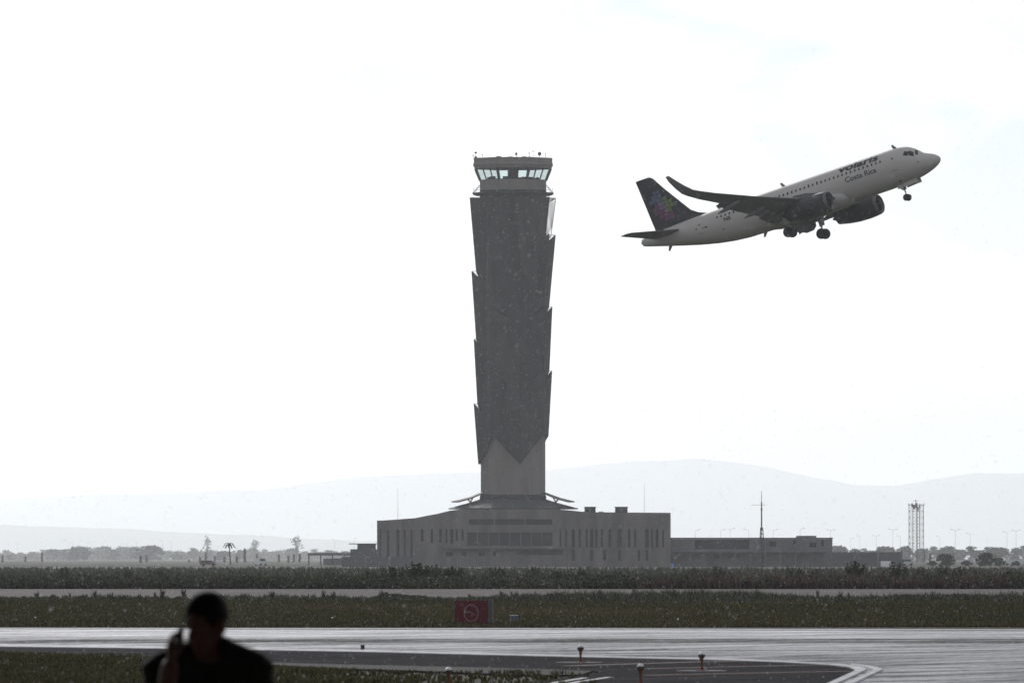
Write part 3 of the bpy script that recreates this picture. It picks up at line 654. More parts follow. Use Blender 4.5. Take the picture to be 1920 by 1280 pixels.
def blades(name, m, P, h, w, n, r_, lean=.35, kind='stuff'):
    """many tufts, each n bent blades; P (k,3) tuft roots, h (k,) heights"""
    k = len(P); P = np.repeat(P, n, 0); h = np.repeat(h, n)*r_.uniform(.55, 1.1, k*n); w = np.repeat(np.broadcast_to(w, (k,)), n)
    a = r_.uniform(0, 6.283, k*n); d = np.stack([np.cos(a), np.sin(a), np.zeros(k*n)], 1); sd_ = np.stack([-np.sin(a+.6), np.cos(a+.6), np.zeros(k*n)], 1)*w[:,None]
    root = P + d*(h*.12)[:,None]; l = r_.uniform(.1, 1, k*n)*lean
    mid = root + d*(h*l*.45)[:,None]; mid[:,2] += h*.6; tip = root + d*(h*l*1.2)[:,None]; tip[:,2] += h
    V = np.stack([root-sd_, root+sd_, mid+sd_*.8, mid-sd_*.8, tip], 1); n_ = len(root); b = np.arange(n_)[:,None]*5
    me = bpy.data.meshes.new(name); V = V.reshape(-1,3).astype(np.float32)
    idx = np.concatenate([np.concatenate([b, b+1, b+2, b+3], 1), np.concatenate([b+3, b+2, b+4], 1)], 1).astype(np.int32)
    me.vertices.add(len(V)); me.vertices.foreach_set('co', V.ravel()); me.loops.add(idx.size); me.loops.foreach_set('vertex_index', idx.ravel())
    me.polygons.add(2*n_); st = np.arange(n_)[:,None]*7 + np.array([[0,4]]); me.polygons.foreach_set('loop_start', st.ravel().astype(np.int32))
    me.update(calc_edges=True); me.validate(); me.materials.append(m)
    o = bpy.data.objects.new(name, me); COL.objects.link(o)
    if kind: o['kind'] = kind
    return o
def scatter(n, x0, x1, y0, y1, r_, bias=1.0):
    """wedge: x limits are fractions of distance"""
    y = y0 + (y1-y0)*r_.random(n)**bias; x = (x0 + (x1-x0)*r_.random(n))*y
    return np.stack([x, y, np.zeros(n)], 1)
r_ = np.random.default_rng(11)
def patch_noise(P, s, seed):
    q = np.random.default_rng(seed); v = np.zeros(len(P))
    for i in range(5):
        kx, ky, ph = q.normal()*s, q.normal()*s*.35, q.uniform(0, 6.28); v += np.sin(P[:,0]*kx+P[:,1]*ky+ph)
    return v/2.2
# infield grass beyond the runway
P = scatter(66000, -.075, .075, 264.5, 425, r_); pn = patch_noise(P, .35, 1); pq = patch_noise(P, .16, 41) + .35*r_.normal(size=len(P)); hgt = .07+.05*np.clip(pn+.5,0,2)+.06*r_.random(len(P))
for nm, mm, sel, lab in (('grass', M['grass'], np.abs(pq-.1) <= .75, 'short green grass of the infield beyond the wet runway'), ('tawny_grass', M['grassdry'], pq < -.65, 'tawny half-dry patches in the infield grass'), ('dark_grass', M['leafdark'], pq > .85, 'dark broad-leaved patches in the infield grass')):
    tag(blades(nm, mm, P[sel], hgt[sel], .022, 4, r_, .6), lab, 'grass')
P = scatter(15000, -.075, .075, 264.3, 330, r_, 1.8); tag(blades('dry_grass', M['grassdry'], P, np.full(len(P), .09), .02, 4, r_), 'dry yellowish grass along the far edge of the runway', 'grass')
P = scatter(22000, -.075, .075, 395, 438, r_, .55); pn = patch_noise(P, .25, 5)+.5*patch_noise(P, .8, 6)
tag(blades('infield_weeds', M['weed'], P, np.clip(.19+.15*pn,.06,.55)*(.35+1.0*r_.random(len(P))**2), .028, 6, r_, .6), 'rank dark weeds along the near edge of the concrete strip', 'weeds')
# near grass at the lower left
pts = []
while len(pts) < 26000:
    q = scatter(20000, -.085, .012, 120, 200, r_); 
    # keep what lies below the asphalt edge in the picture
    px = 960+q[:,0]/q[:,1]*FPX; py = HORIZON+FPX*CAMZ/q[:,1]
    lim = np.interp(px, [-500,0,150,300,500,700,900,1100,1140], [1214,1225,1228,1232,1247,1256,1262,1266,1300])
    pts += list(q[(py > lim+1.0)])
P = np.array(pts[:26000]); px = 960+P[:,0]/P[:,1]*FPX; pn = patch_noise(P, 1.2, 8)
keep = r_.random(len(P)) < np.interp(px, [0,450,700,1000,1200], [1,1,.5,.25,.1])
tag(blades('near_grass', M['grass'], P[keep], (.055+.04*np.clip(pn+.5,0,2))[keep], .012, 6, r_), 'short wet grass on the near side of the shoulder', 'grass')
# thicket beyond the concrete strip
P = scatter(17000, -.075, .075, 588, 640, r_, 1.6); pn = patch_noise(P, .12, 21)
tag(blades('weed_thicket', M['weed'], P, np.clip(.72+.15*pn,.4,1.15)*(.4+.65*r_.random(len(P))), .05, 6, r_, .55), 'dense chest-high weeds behind the concrete strip', 'weeds')
P = scatter(5200, -.075, .075, 586.5, 640, r_, 1.9); pn = patch_noise(P, .1, 23); P[:,2] = (.08+.62*r_.random(len(P)))*np.clip(1+.15*pn,.7,1.3)
for nm, mm, sel in (('leafy_scrub', M['weed'], pn > .15), ('dark_scrub', M['leafdark'], (pn <= .15) & (pn > -.6)), ('yellowish_scrub', M['grassdry'], pn <= -.6)):
    V, F_ = leaf_cloud(P[sel], [np.array([.42,.42,.22])]*int(sel.sum()), 15, .07, r_)
    tag(np_mesh(nm, V, F_, mm), {'leafy_scrub': 'green leafy scrub filling the thicket beyond the strip', 'dark_scrub': 'dark leafy scrub mixed into the thicket', 'yellowish_scrub': 'yellowish scrub mixed into the thicket'}[nm], 'scrub', None, 'stuff')
P = scatter(9000, -.005, .052, 586, 612, r_); pn = patch_noise(P, .2, 31); P = P[pn > 0]
tag(blades('reddish_weeds', M['weedred'], P, (.45+.45*r_.random(len(P))), .05, 6, r_, .6), 'reddish brown weeds in front of the green thicket', 'weeds')
P = scatter(14000, -.075, .075, 660, 1690, r_, 2.2)
tag(blades('far_scrub', M['weed'], P, .3+.4*r_.random(len(P)), .1, 5, r_, .4), 'rough scrub between the thicket and the tower', 'scrub')
# single tall weed plants that stand out
def weed_proto(name, h, seed, m, spread=.35, n=9):
    q = np.random.default_rng(seed); o = empty(name, (0,0,0)); st = MB(); cs = []; rs_ = []
    for i in range(n):
        a = q.uniform(0,6.28); sp = spread*h*q.uniform(.1,1); tp = Vector((sp*math.cos(a), sp*math.sin(a), h*q.uniform(.45,1.0))); st.tube((0,0,0), tp, .007*h, .003*h, n=4, cap=False)
        for f in np.linspace(.15, 1, 9): cs.append(tuple(tp*f)); rs_.append(np.array([.075,.075,.05])*h*(1.25-f))
    st.build('stem', M['bark'], o); V, F_ = leaf_cloud(cs, rs_, 15, .030*h, q); np_mesh('foliage', V, F_, m, o); return o
wp = [weed_proto('tall_weed', 1.5, 1, M['weed'], .4, 16), weed_proto('tall_weed', 1.5, 2, M['weed'], .22, 10), weed_proto('tall_weed', 1.5, 3, M['leafdark'], .6, 20)]
wu = [False]*3
def weed(px, ytop, Y, lab, grp, i=None):
    i = random.randrange(3) if i is None else i; o = wp[i] if not wu[i] else copy_tree(wp[i]); wu[i] = True; H = at(px, ytop, Y).z; s = H/1.5
    o.location = ((px-960)/FPX*Y, Y, 0); o.scale = (s, s, s); o.rotation_euler = (0,0,random.uniform(0,6)); tag(o, lab, 'weed', grp)
for px, y in [(735,1055),(752,1057),(782,1047),(793,1052),(815,1057),(845,1055),(860,1058),(934,1058),(1002,1056),(1045,1064),(1090,1061),(1160,1066),(1345,1060),(1480,1061),(1530,1060),(1600,1050),(1612,1053),(1680,1052),(1690,1056),(1724,1062),(1768,1058),(1800,1060),(1830,1062),(1890,1064),(1500,1063),(300,1062),(240,1063),(120,1064),(560,1066),(620,1066),(690,1063),(1300,1062)]:
    weed(px, y+2, random.uniform(592, 625), 'tall weed sticking up above the thicket beyond the concrete strip', 'tall weeds above the thicket')
for px, y in [(70,1108),(100,1112),(132,1109),(178,1106),(210,1110),(262,1112),(290,1108),(305,1104),(345,1103),(510,1106),(607,1104),(626,1108),(716,1106),(725,1107),(880,1111),(940,1107),(1006,1112),(1030,1110),(1075,1109),(1125,1103),(1150,1107),(1190,1103),(1220,1108),(1250,1106),(1295,1102),(1380,1108),(1420,1104),(1534,1104),(1575,1106),(1590,1108),(1750,1108),(1760,1109),(460,1110)]:
    weed(px, y, random.uniform(425, 440), 'weed stalk standing dark against the pale concrete strip', 'weeds against the concrete strip')
# low grassy mounds at the near edge of the strip
for i, (px, w, h) in enumerate([(740,46,9),(1700,40,8),(1795,50,9),(1880,60,6),(780,30,6)]):
    Y = 430; c = gp(px, HORIZON+FPX*CAMZ/Y); ww = w/(FPX/Y); hh = h/(FPX/Y)
    V = [[(c.x+ww*r*math.cos(a), Y+4*r*math.sin(a), hh*(1-r*r)) for a in np.linspace(0, 6.283, 24, endpoint=False)] for r in (1,.8,.55,.3,.05)]
    o = MB().loft(V).build('mound', M['ground'], smooth=True); o['kind'] = 'structure'
    q = np.array([[c.x+ww*rr*math.cos(a), Y+4*rr*math.sin(a), hh*(1-rr*rr)-.01] for rr, a in zip(np.sqrt(r_.random(700)), r_.uniform(0,6.28,700))])
    blades('mound_grass', M['weed'], q, np.full(len(q), .13), .03, 5, r_)['label'] = 'dark grass covering a low mound by the strip'

# ------------------------------------------------------------------ signs, cabinet, vehicles, lights on the field
p0 = gp(883.5, 1173); Y = p0.y; sg = empty('airfield_sign', (p0.x, Y, 0), R(-9)); s_ = FPX/Y
w, h = 63/2/s_*1.02, 45/s_
tag(sg, 'red square airfield sign with a pale ring emblem beside the runway', 'sign')
MB().box(-w, w, 0, .09, .05, .05+h).build('panel', M['signred'], sg)
MB().box(w+.002, w+.12, -.01, .16, .0, .06+h).build('side_frame', M['signgrey'], sg)
MB().box(-w-.03, -w-.002, -.005, .12, 0, .06+h).build('side_frame', M['signgrey'], sg)
cx_, cz_ = .0, .05+h*.47; ring = MB(); n = 40; ri, rr = .185, .222
ring.add([(cx_+r*math.cos(6.2832*i/n)*.97, -.006, cz_+r*1.13*math.sin(6.2832*i/n)) for r in (ri, rr) for i in range(n)], [(i, (i+1) % n, (i+1) % n+n, i+n) for i in range(n)])
ring.build('ring_mark', M['signwhite'], sg, fix=False)
bar = MB(); pts_ = [(-.15,.02),(-.08,.045),(0,.02),(.07,-.03),(.13,-.065)]
bar.add([(x+cx_, -.006, z+cz_+d_) for d_ in (-.018,.018) for x, z in pts_], [(i, i+1, i+6, i+5) for i in range(4)]); bar.build('bar_mark', M['signwhite'], sg, fix=False)
for x in (-w*.7, w*.7): MB().box(x-.03, x+.03, .02, .07, 0, .049).build('foot', M['signgrey'], sg)
p0 = gp(964, 1169.5); s_ = FPX/p0.y; cb = empty('cable_cabinet', p0, .15); tag(cb, 'small blue-grey cabinet with a bright lid right of the red sign', 'cabinet')
MB().box(-.105,.105,-.08,.08,.02,.25).build('body', M['cabinet'], cb); MB().box(-.11,.11,-.085,.085,.252,.266).build('lid', M['lens'], cb); MB().box(-.07,.07,-.07,.07,0,.02).build('plinth', M['concrete'], cb)
MB().box(-.085,.085,-.088,-.081,.05,.22).build('door', M['cabinet'], cb)

def light_proto(h):
    o = empty('edge_light', (0,0,0)); k = h/.31
    MB().lathe([(.10*k,0),(.10*k,.012*k),(.045*k,.018*k)], n=14).build('base_flange', M['orange'], o, True)
    MB().lathe([(.032*k,.016*k),(.026*k,.05*k),(.020*k,.06*k),(.020*k,.13*k),(.030*k,.19*k),(.048*k,.225*k)], n=14).build('stem', M['orange'], o, True)
    MB().lathe([(.05*k,.2255*k),(.062*k,.235*k),(.062*k,.262*k),(.05*k,.270*k)], n=16).build('head', M['darkmetal'], o, True)
    MB().lathe([(.046*k,.2705*k),(.046*k,.285*k),(.036*k,.30*k),(.015*k,.309*k),(.002*k,.31*k)], n=16).build('lens', M['lens'], o, True)
    return o
el = light_proto(.31); fl = light_proto(.2)
def pad(px, py): 
    c = gp(px, py); m = MB().lathe([(.42,.001),(.42,.030)], n=20, org=(c.x, c.y, 0)); o = m.build('light_pad', mat('pad_concrete', (.33,.31,.29), .8, .3, noise=(3,.3,(1,1,1)))); o['kind'] = 'structure'
near = [(1088.5,1243.5,'orange edge light on a pale pad beside the start of the topmost ochre line'),(1315.5,1259.5,'orange edge light standing between the ochre lines on the dark asphalt'),(1201,1286,'orange edge light at the tip of the white stop lines'),(841.5,1294,'orange edge light in the bare grass before the tar strip')]
for i, (px, py, lab) in enumerate(near):
    o = el if i == 0 else copy_tree(el); c = gp(px, py); o.location = (c.x, c.y, .03); tag(o, lab, 'runway light', 'edge lights of the runway exit'); pad(px-(3 if i == 0 else 0), py)
for i, px in enumerate((66,623,1271)):
    o = fl if i == 0 else copy_tree(fl); c = gp(px, [1168.5,1169,1172][i]); o.location = c; tag(o, 'small white-topped edge light in the grass beyond the runway', 'runway light', 'edge lights along the far runway side')
c = gp(680, 1219.5); o = empty('low_marker', (c.x, c.y, .03)); tag(o, 'small dark box marker sitting on the white runway edge line', 'marker')
MB().box(-.04,.04,-.05,.05,.0,.085).build('body', M['darkmetal'], o); MB().box(-.05,.05,-.06,.06,.0855,.095).build('lid', M['darkmetal'], o)

# far vehicles: white trailers at the right, a white van and a car
vw = mat('white_vehicle', (.8,.8,.8), .4, .5)
def wheelset(o, xs_, y0_, y1_, r):
    for x in xs_:
        for y in (y0_, y1_): MB().lathe([(r*.5,-.13),(r,-.12),(r,.12),(r*.5,.13)], axis='y', n=12, org=(x,y,r)).build('wheel', M['rubber'], o)
for i, px in enumerate((1886, 1908)):
    Y = 2560; z1 = at(px, 1049.5, Y).z; o = empty('trailer', ((px-960)/FPX*Y, Y+i*3, 0)); tag(o, 'white box trailer parked at the %s of the pair by the dark trees' % ('tree end' if i == 0 else 'open end'), 'trailer', 'white trailers by the trees')
    MB().box(-1.9,1.6,-1.1,1.1,.45,z1).build('body', vw, o); MB().tube((1.6,0,.5),(2.5,0,.45),.06,n=5).build('drawbar', M['darkmetal'], o); wheelset(o, (-.6,.3), -1.15, 1.15, .33); MB().box(-1.8,-.8,-1.13,-1.101,.7,z1-.25).build('door', mat('door_grey',(.55,.55,.56),.5,.4) if i == 0 else bpy.data.materials['door_grey'], o)
def small_van(px, ytop, Y, m, name, label, L_=2.2, rz=0):
    z1 = at(px, ytop, Y).z; o = empty(name, ((px-960)/FPX*Y, Y, 0), rz); tag(o, label, 'van' if 'van' in name else 'car'); h = max(z1, 1.4)
    MB().prism([(-L_,.35),(L_,.35),(L_,h*.5),(L_*.75,h*.58),(L_*.4,h),(-L_*.85,h),(-L_,h*.6)], -.85, .85).build('body', m, o)
    MB().prism([(L_*.38,h*.94),(-L_*.8,h*.94),(-L_*.9,h*.62),(L_*.66,h*.62)][::-1], -.86, .86).build('window', M['winglass'], o); wheelset(o, (-L_*.6,L_*.6), -.8, .8, .33); return o
small_van(1661, 1052, 1750, vw, 'white_van', 'white van nose-on beside the dark tree beyond the weeds', .9, R(80))
small_van(1699, 1047, 2500, mat('silver_vehicle',(.5,.5,.52),.4,.5), 'silver_car', 'pale silver car parked under the lattice tower', 2.0, .2)
small_van(489, 1046, 2480, vw, 'white_car', 'white car half hidden among the columnar shrubs', 1.6, .9)
small_van(391, 1056, 2300, mat('red_vehicle',(.17,.07,.065),.4,.5), 'red_car', 'dull red car low behind the weeds below the palm', 2.0, 0)
blue = mat('blue_plastic', (.08,.15,.55), .5, .4)
for px in (1261,): 
    o = empty('portable_toilet', at(px, 1062, 1960)); o.location.z = 0; o.scale = (.6,.6,.75); tag(o, 'tiny bright blue cabin before the corner of the podium building', 'cabin')
    MB().box(-.55,.55,-.55,.55,0,1.05).build('body', blue, o); MB().loft([[(x*s,y*s,z) for x,y in ((-.6,-.6),(.6,-.6),(.6,.6),(-.6,.6))] for s,z in ((1,1.051),(.6,1.25))]).build('roof', blue, o); MB().box(-.35,.35,-.58,-.551,.05,.98).build('door', mat('pale_blue',(.2,.3,.6),.5,.4), o)

# ------------------------------------------------------------------ airliner climbing out
RM = Matrix(((0.83384698, 0.49723022, -0.23971092), (-0.47968933, 0.86759973, 0.13102995), (0.27312518, 0.00572784, 0.96196145)))
plane = empty('airliner', (0,0,0)); plane.matrix_world = Matrix.Translation((31.6685, 1038.329, 40.697)) @ RM.to_4x4()
tag(plane, 'white twin-jet airliner with a dark tail climbing with wheels down', 'airliner')
XN = 17.0
# fuselage: station, top z, bottom z, widest z, half width
FS = [(0,-.56,-.62,-.59,.03),(.1,-.33,-.83,-.58,.30),(.3,-.12,-1.02,-.56,.52),(.6,.08,-1.2,-.53,.74),(1.0,.27,-1.37,-.48,.97),(1.5,.47,-1.53,-.4,1.2),(1.9,.66,-1.64,-.34,1.36),(2.3,1.02,-1.73,-.27,1.49),(2.8,1.43,-1.82,-.2,1.63),(3.4,1.76,-1.91,-.12,1.76),(4.2,1.96,-1.99,-.05,1.87),(5.2,2.05,-2.05,0,1.95),(6.5,2.07,-2.07,0,1.975),
      (10,2.07,-2.07,0,1.975),(14,2.07,-2.07,0,1.975),(18,2.07,-2.07,0,1.975),(22,2.07,-2.07,0,1.975),(24.5,2.07,-2.02,.02,1.97),(26.5,2.07,-1.84,.1,1.92),(28.5,2.06,-1.52,.25,1.79),(30.5,2.03,-1.08,.47,1.58),(32.5,1.97,-.56,.72,1.27),(34.5,1.88,-.02,.95,.9),(36,1.78,.4,1.1,.6),(37,1.7,.68,1.19,.38),(37.45,1.62,.84,1.23,.26)]
def fprof(s):
    a = np.array(FS); return [float(np.interp(s, a[:,0], a[:,i])) for i in (1,2,3,4)]
def fpoint(s, ang, off=0.0, side=-1):
    """point on the fuselage skin; ang = 0 at the widest line, 90 at the crown; side -1 = starboard"""
    t, b, c, w = fprof(s); ca, sa = math.cos(ang), math.sin(ang); h = (t-c) if sa >= 0 else (c-b)
    return Vector((XN-s, side*(w+off)*ca, c+(h+off)*sa))
sf = sorted(set([q[0] for q in FS] + list(np.arange(6.5, 36, .75))))
MB().loft([[fpoint(s, 2*math.pi*i/40, 0, -1) for i in range(40)] for s in sf]).build('fuselage', M['fuse'], plane, True)
def skin_patch(name, s0, s1, a0, a1, m, off=.012, side=-1, ns=3, na=3, skew=0, parent=None):
    P = [[fpoint(s0+(s1-s0)*i/ns + skew*j/na, R(a0+(a1-a0)*j/na), off, side) for j in range(na+1)] for i in range(ns+1)]
    return MB().add([p for r in P for p in r], [(i*(na+1)+j, (i+1)*(na+1)+j, (i+1)*(na+1)+j+1, i*(na+1)+j+1) for i in range(ns) for j in range(na)]).build(name, m, parent or plane, fix=False)
# cockpit glazing
for side in (-1, 1):
    skin_patch('cockpit_window', 2.95, 3.45, 26, 46, M['winglass'], .012, side, skew=-.1)
    skin_patch('cockpit_window', 2.32, 2.85, 27, 52, M['winglass'], .012, side, skew=.1)
    skin_patch('cockpit_window', 1.95, 2.24, 40, 82, M['winglass'], .014, side, skew=.25)
# cabin windows (each its own pane, sharing one mesh per side)
for side in (-1, 1):
    for i in range(40):
        s = 6.2+.533*i
        if i in (15, 17, 18, 20): 
            pass
        big = 1.35 if i in (15, 17) else 1
        skin_patch('cabin_window', s-.10, s+.10, 20.5, 20.5+8.5*big, M['winglass'], .008, side, 1, 2)
    for s0, s1, a0, a1 in ((4.3,5.15,-14,37),(29.0,29.75,-16,30)):
        d = skin_patch('door', s0, s1, a0, a1, M['fuse'], .02, side, 3, 6)
        skin_patch('door_window', (s0+s1)/2-.08, (s0+s1)/2+.08, a1-18, a1-11, M['winglass'], .03, side, 1, 1, parent=d)
        skin_patch('door_sill', s0, s1, a0-1.6, a0-.2, M['wingm'], .02, side, 2, 1, parent=d)
for s0, s1, a0, a1 in ((6.9,8.6,-45,-22),(23.0,24.6,-42,-20)): skin_patch('cargo_door', s0, s1, a0, a1, M['fuse'], .015, -1, 3, 4)
for s0, a0 in ((7.4,-38),(4.6,-58),(1.9,-6),(4.7,-62),(26.4,-22)): skin_patch('service_panel', s0, s0+.22, a0, a0+5, M['wingm'], .012, -1, 1, 1)
# lettering wrapped on the skin
def wrap_text(txt, s_left, ang0, size, m, name, squeeze=1.0, bold=.0, shear=0, side=-1, raw=2.0, width=None):
    cu = bpy.data.curves.new('txt', 'FONT'); cu.body = txt; cu.size = size; cu.offset = bold; cu.shear = shear
    to = bpy.data.objects.new('txt', cu); COL.objects.link(to)
    dg = bpy.context.evaluated_depsgraph_get(); me = bpy.data.meshes.new_from_object(to.evaluated_get(dg)); bpy.data.objects.remove(to)
    b = bmesh.new(); b.from_mesh(me); bmesh.ops.triangulate(b, faces=b.faces)
    for _ in range(3):
        es = [e for e in b.edges if e.calc_length() > .22]
        if es: bmesh.ops.subdivide_edges(b, edges=es, cuts=1)
    bmesh.ops.triangulate(b, faces=b.faces)
    mxw = max(v.co.x for v in b.verts); k = (width/mxw) if width else squeeze
    for v in b.verts:
        u, w_ = v.co.x*k, v.co.y
        v.co = fpoint(s_left-u*(-side), R(ang0)+w_/raw, .016, side)
    b.to_mesh(me); b.free(); me.name = name; me.materials.clear(); me.materials.append(m); o = bpy.data.objects.new(name, me); COL.objects.link(o); o.parent = plane; return o
wrap_text('volaris', 11.45, 34.5, 1.35, M['print'], 'airline_lettering', bold=.05, width=4.95)
wrap_text('Costa Rica', 10.75, -3, .78, M['print'], 'country_lettering', bold=.012, width=3.95)
wrap_text('volaris', 6.5, 36, 1.55, M['print'], 'airline_lettering', bold=.035, width=5.0, side=1)
wrap_text('N5', 26.2, 5, .55, M['print'], 'registration_lettering', bold=.02, width=.9)
for s in (28.4, 28.9, 29.6): skin_patch('small_marking', s, s+.35, -1, 4, M['print'], .012, -1, 1, 1)
# wings
def airfoil(le_s, chord, y, z, tc, twist=0, n=9, rollv=0.0):
    xs_ = [(1-math.cos(math.pi*i/(n-1)))/2 for i in range(n)]; th = lambda x: 5*tc*(.2969*math.sqrt(x)-.126*x-.3516*x*x+.2843*x**3-.1015*x**4)
    up = [(x, th(x)*1.15) for x in xs_]; dn = [(x, -th(x)*.85) for x in xs_[::-1][1:-1]]; out_ = []
    for x, t in up+dn:
        out_.append(Vector((XN-(le_s+x*chord), y + rollv*t*chord, z + t*chord*math.sqrt(max(0, 1-rollv*rollv)) - twist*x*chord)))
    return out_
for sd_ in (-1, 1):
    secs = [(12.1,7.6,1.2,-1.35,.15,.03,0),(12.35,7.2,1.9,-1.3,.15,.03,0),(14.75,4.15,6.4,-.78,.12,.035,0),(17.2,3.05,10.9,.05,.11,.03,0),(19.5,2.15,15.2,1.02,.10,.02,0),(20.35,1.75,16.7,1.45,.10,.01,.15),(20.9,1.5,17.25,1.75,.10,0,.5),(21.6,1.2,17.6,2.4,.09,0,.85),(22.5,.8,17.85,3.35,.09,0,.95),(23.05,.42,17.95,3.95,.09,0,.97)]
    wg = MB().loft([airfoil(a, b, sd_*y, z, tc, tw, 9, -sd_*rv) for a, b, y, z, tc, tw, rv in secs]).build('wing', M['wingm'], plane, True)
    for (y, s0, ln, z0_) in ((4.6,17.3,2.6,-1.45),(8.6,17.4,2.9,-.85),(12.4,18.4,2.9,-.15)):
        pr = [(.02,0),(.14,.25),(.2,.9),(.17,1.8),(.03,ln)]
        m = MB(); m.lathe([(r, 0-h) for r, h in pr], axis='x', n=8); m.v = [(x, yy*.8, zz*1.5-.18*(-x)) for x, yy, zz in m.v]; m.v = [(x+XN-s0, yy+sd_*y, zz+z0_) for x, yy, zz in m.v]; m.build('flap_fairing', M['wingm'], wg, True)
    for (y0_, y1_, sA, sB, zA, zB, ch) in ((2.1,6.3,19.0,18.75,-1.75,-1.18,1.25),(6.5,13.0,18.75,20.3,-1.16,.25,.85)):
        P = lambda s, y, z: Vector((XN-s, sd_*y, z))
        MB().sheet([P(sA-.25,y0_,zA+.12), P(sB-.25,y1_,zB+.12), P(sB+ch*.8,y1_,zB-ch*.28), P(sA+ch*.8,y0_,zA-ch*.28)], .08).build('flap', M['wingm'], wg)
    # engine
    ey, ez, es = sd_*5.75, -2.1, 11.15
    org = (XN-es, ey, ez)
    en = empty('engine', org); en.parent = plane
    MB().lathe([(1.13,-.28),(1.19,-.9),(1.22,-1.7),(1.18,-2.9),(1.02,-4.1),(.8,-5.1),(.74,-5.35),(.66,-5.3),(.7,-4.4)], axis='x', n=32, cap=False).build('nacelle', M['navy'], en, True)
    MB().lathe([(.86,-.35),(.9,-.06),(.96,0),(1.03,-.03),(1.13,-.279)], axis='x', n=32, cap=False).build('inlet_lip', M['lip'], en, True)
    MB().lathe([(.86,-.351),(.86,-.9),(.02,-.95)], axis='x', n=24, cap=False).build('fan_duct', M['interior'], en, True)
    MB().lathe([(.02,-.35),(.2,-.6),(.3,-.94)], axis='x', n=16).build('spinner', M['wingm'], en, True)
    MB().lathe([(.5,-4.3),(.42,-5.3),(.08,-6.0)], axis='x', n=16).build('exhaust_cone', M['interior'], en, True)
    MB().prism([(-.8,1.12),(-4.6,.95),(-6.3,1.0),(-4.0,1.75),(-2.6,1.62)], -.16, .16).build('pylon', M['wingm'], en)
    # main gear
    gx = XN-17.75; mg = empty('main_gear', (gx, sd_*3.8, -1.3)); mg.parent = plane
    MB().tube((0,0,.1), (0,0,-1.5), .14, n=10).tube((0,0,-1.4), (0,0,-2.3), .09, n=10).tube((0,-sd_*.05,-1.2), (.1,-sd_*1.6,-.1), .07, n=8).build('strut', M['gear'], mg)
    MB().tube((0,-.62,-2.28), (0,.62,-2.28), .07, n=8).build('axle', M['gear'], mg)
    for yy in (-.47, .47):
        w_ = MB().lathe([(.3,-.19),(.5,-.2),(.57,-.12),(.585,0),(.57,.12),(.5,.2),(.3,.19)], axis='y', n=24, org=(0,yy,-2.28)).build('wheel', M['rubber'], mg, True)
        MB().lathe([(.02,-.17),(.28,-.15),(.29,.15),(.02,.17)], axis='y', n=16, org=(0,yy,-2.28)).build('rim', M['gear'], w_, True)
    MB().sheet([Vector((.45,sd_*.28,.0)), Vector((-.45,sd_*.28,.0)), Vector((-.35,sd_*.24,-1.35)), Vector((.3,sd_*.24,-1.35))], .05).build('leg_door', M['fuse'], mg)
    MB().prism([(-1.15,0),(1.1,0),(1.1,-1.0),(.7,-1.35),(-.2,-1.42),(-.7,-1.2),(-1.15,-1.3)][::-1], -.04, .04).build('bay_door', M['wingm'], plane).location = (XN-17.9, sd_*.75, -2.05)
    # stabiliser
    MB().loft([airfoil(31.6,4.0,sd_*.6,1.05,.10), airfoil(32.3,3.5,sd_*1.6,1.15,.10), airfoil(35.3,1.45,sd_*6.1,1.58,.09), airfoil(35.7,.9,sd_*6.25,1.6,.06)]).build('stabiliser', M['wingm'], plane, True)
# belly fairing
MB().loft([[Vector((XN-s, 0, -1.25)) + Vector((0, w*math.cos(a), h*math.sin(a))) for a in np.linspace(0, 6.283, 28, endpoint=False)] for s, w, h in ((10.8,.9,.6),(11.6,1.75,.95),(13,2.1,1.12),(16,2.15,1.18),(19,2.12,1.15),(20.8,1.8,1.0),(22.3,.9,.7))]).build('belly_fairing', M['fuse'], plane, True)
# fin
def finsec(z, le, te, tc):
    n = 9; c = te-le; xs_ = [(1-math.cos(math.pi*i/(n-1)))/2 for i in range(n)]; th = lambda x: 5*tc*(.2969*math.sqrt(x)-.126*x-.3516*x*x+.2843*x**3-.1036*x**4)
    return [Vector((XN-(le+x*c), th(x)*c, z)) for x in xs_] + [Vector((XN-(le+x*c), -th(x)*c, z)) for x in xs_[::-1][1:-1]]
fsec = [(1.55,28.6,35.55,.06),(2.1,28.9,35.6,.085),(2.45,29.9,35.65,.09),(3.0,30.75,35.75,.095),(4.5,31.95,35.98,.095),(6.2,33.3,36.25,.095),(7.65,34.35,36.48,.095),(7.9,34.75,36.52,.08)]
fin = MB().loft([finsec(*q) for q in fsec]).build('fin', M['navy'], plane, True)
def finpt(s, z, side):
    a = np.array(fsec); le = np.interp(z, a[:,0], a[:,1]); te = np.interp(z, a[:,0], a[:,2]); c = te-le; x = min(max((s-le)/c, 0), 1); tc = .095
    return Vector((XN-s, side*(5*tc*(.2969*math.sqrt(x)-.126*x-.3516*x*x+.2843*x**3-.1036*x**4)*c+.025), z))
cols = {'b': (.07,.10,.20), 'c': (.13,.16,.20), 'g': (.14,.20,.04), 'm': (.17,.05,.12), 'p': (.12,.05,.13), 'v': (.20,.14,.20), 't': (.08,.13,.12)}
tm = {k: mat('tail_tile_'+n_, cols[k], .45, .4) for k, n_ in zip('bcgmpvt', ('blue','slate','green','magenta','purple','lilac','teal'))}
rows_ = [(6.0,'..bb...'),(5.55,'.bbc...'),(5.1,'bbctg..'),(4.65,'.pvcgg.'),(4.2,'mpvvggt'),(3.75,'pmmvg..'),(3.3,'.mpmm..'),(2.9,'..mpm..')]
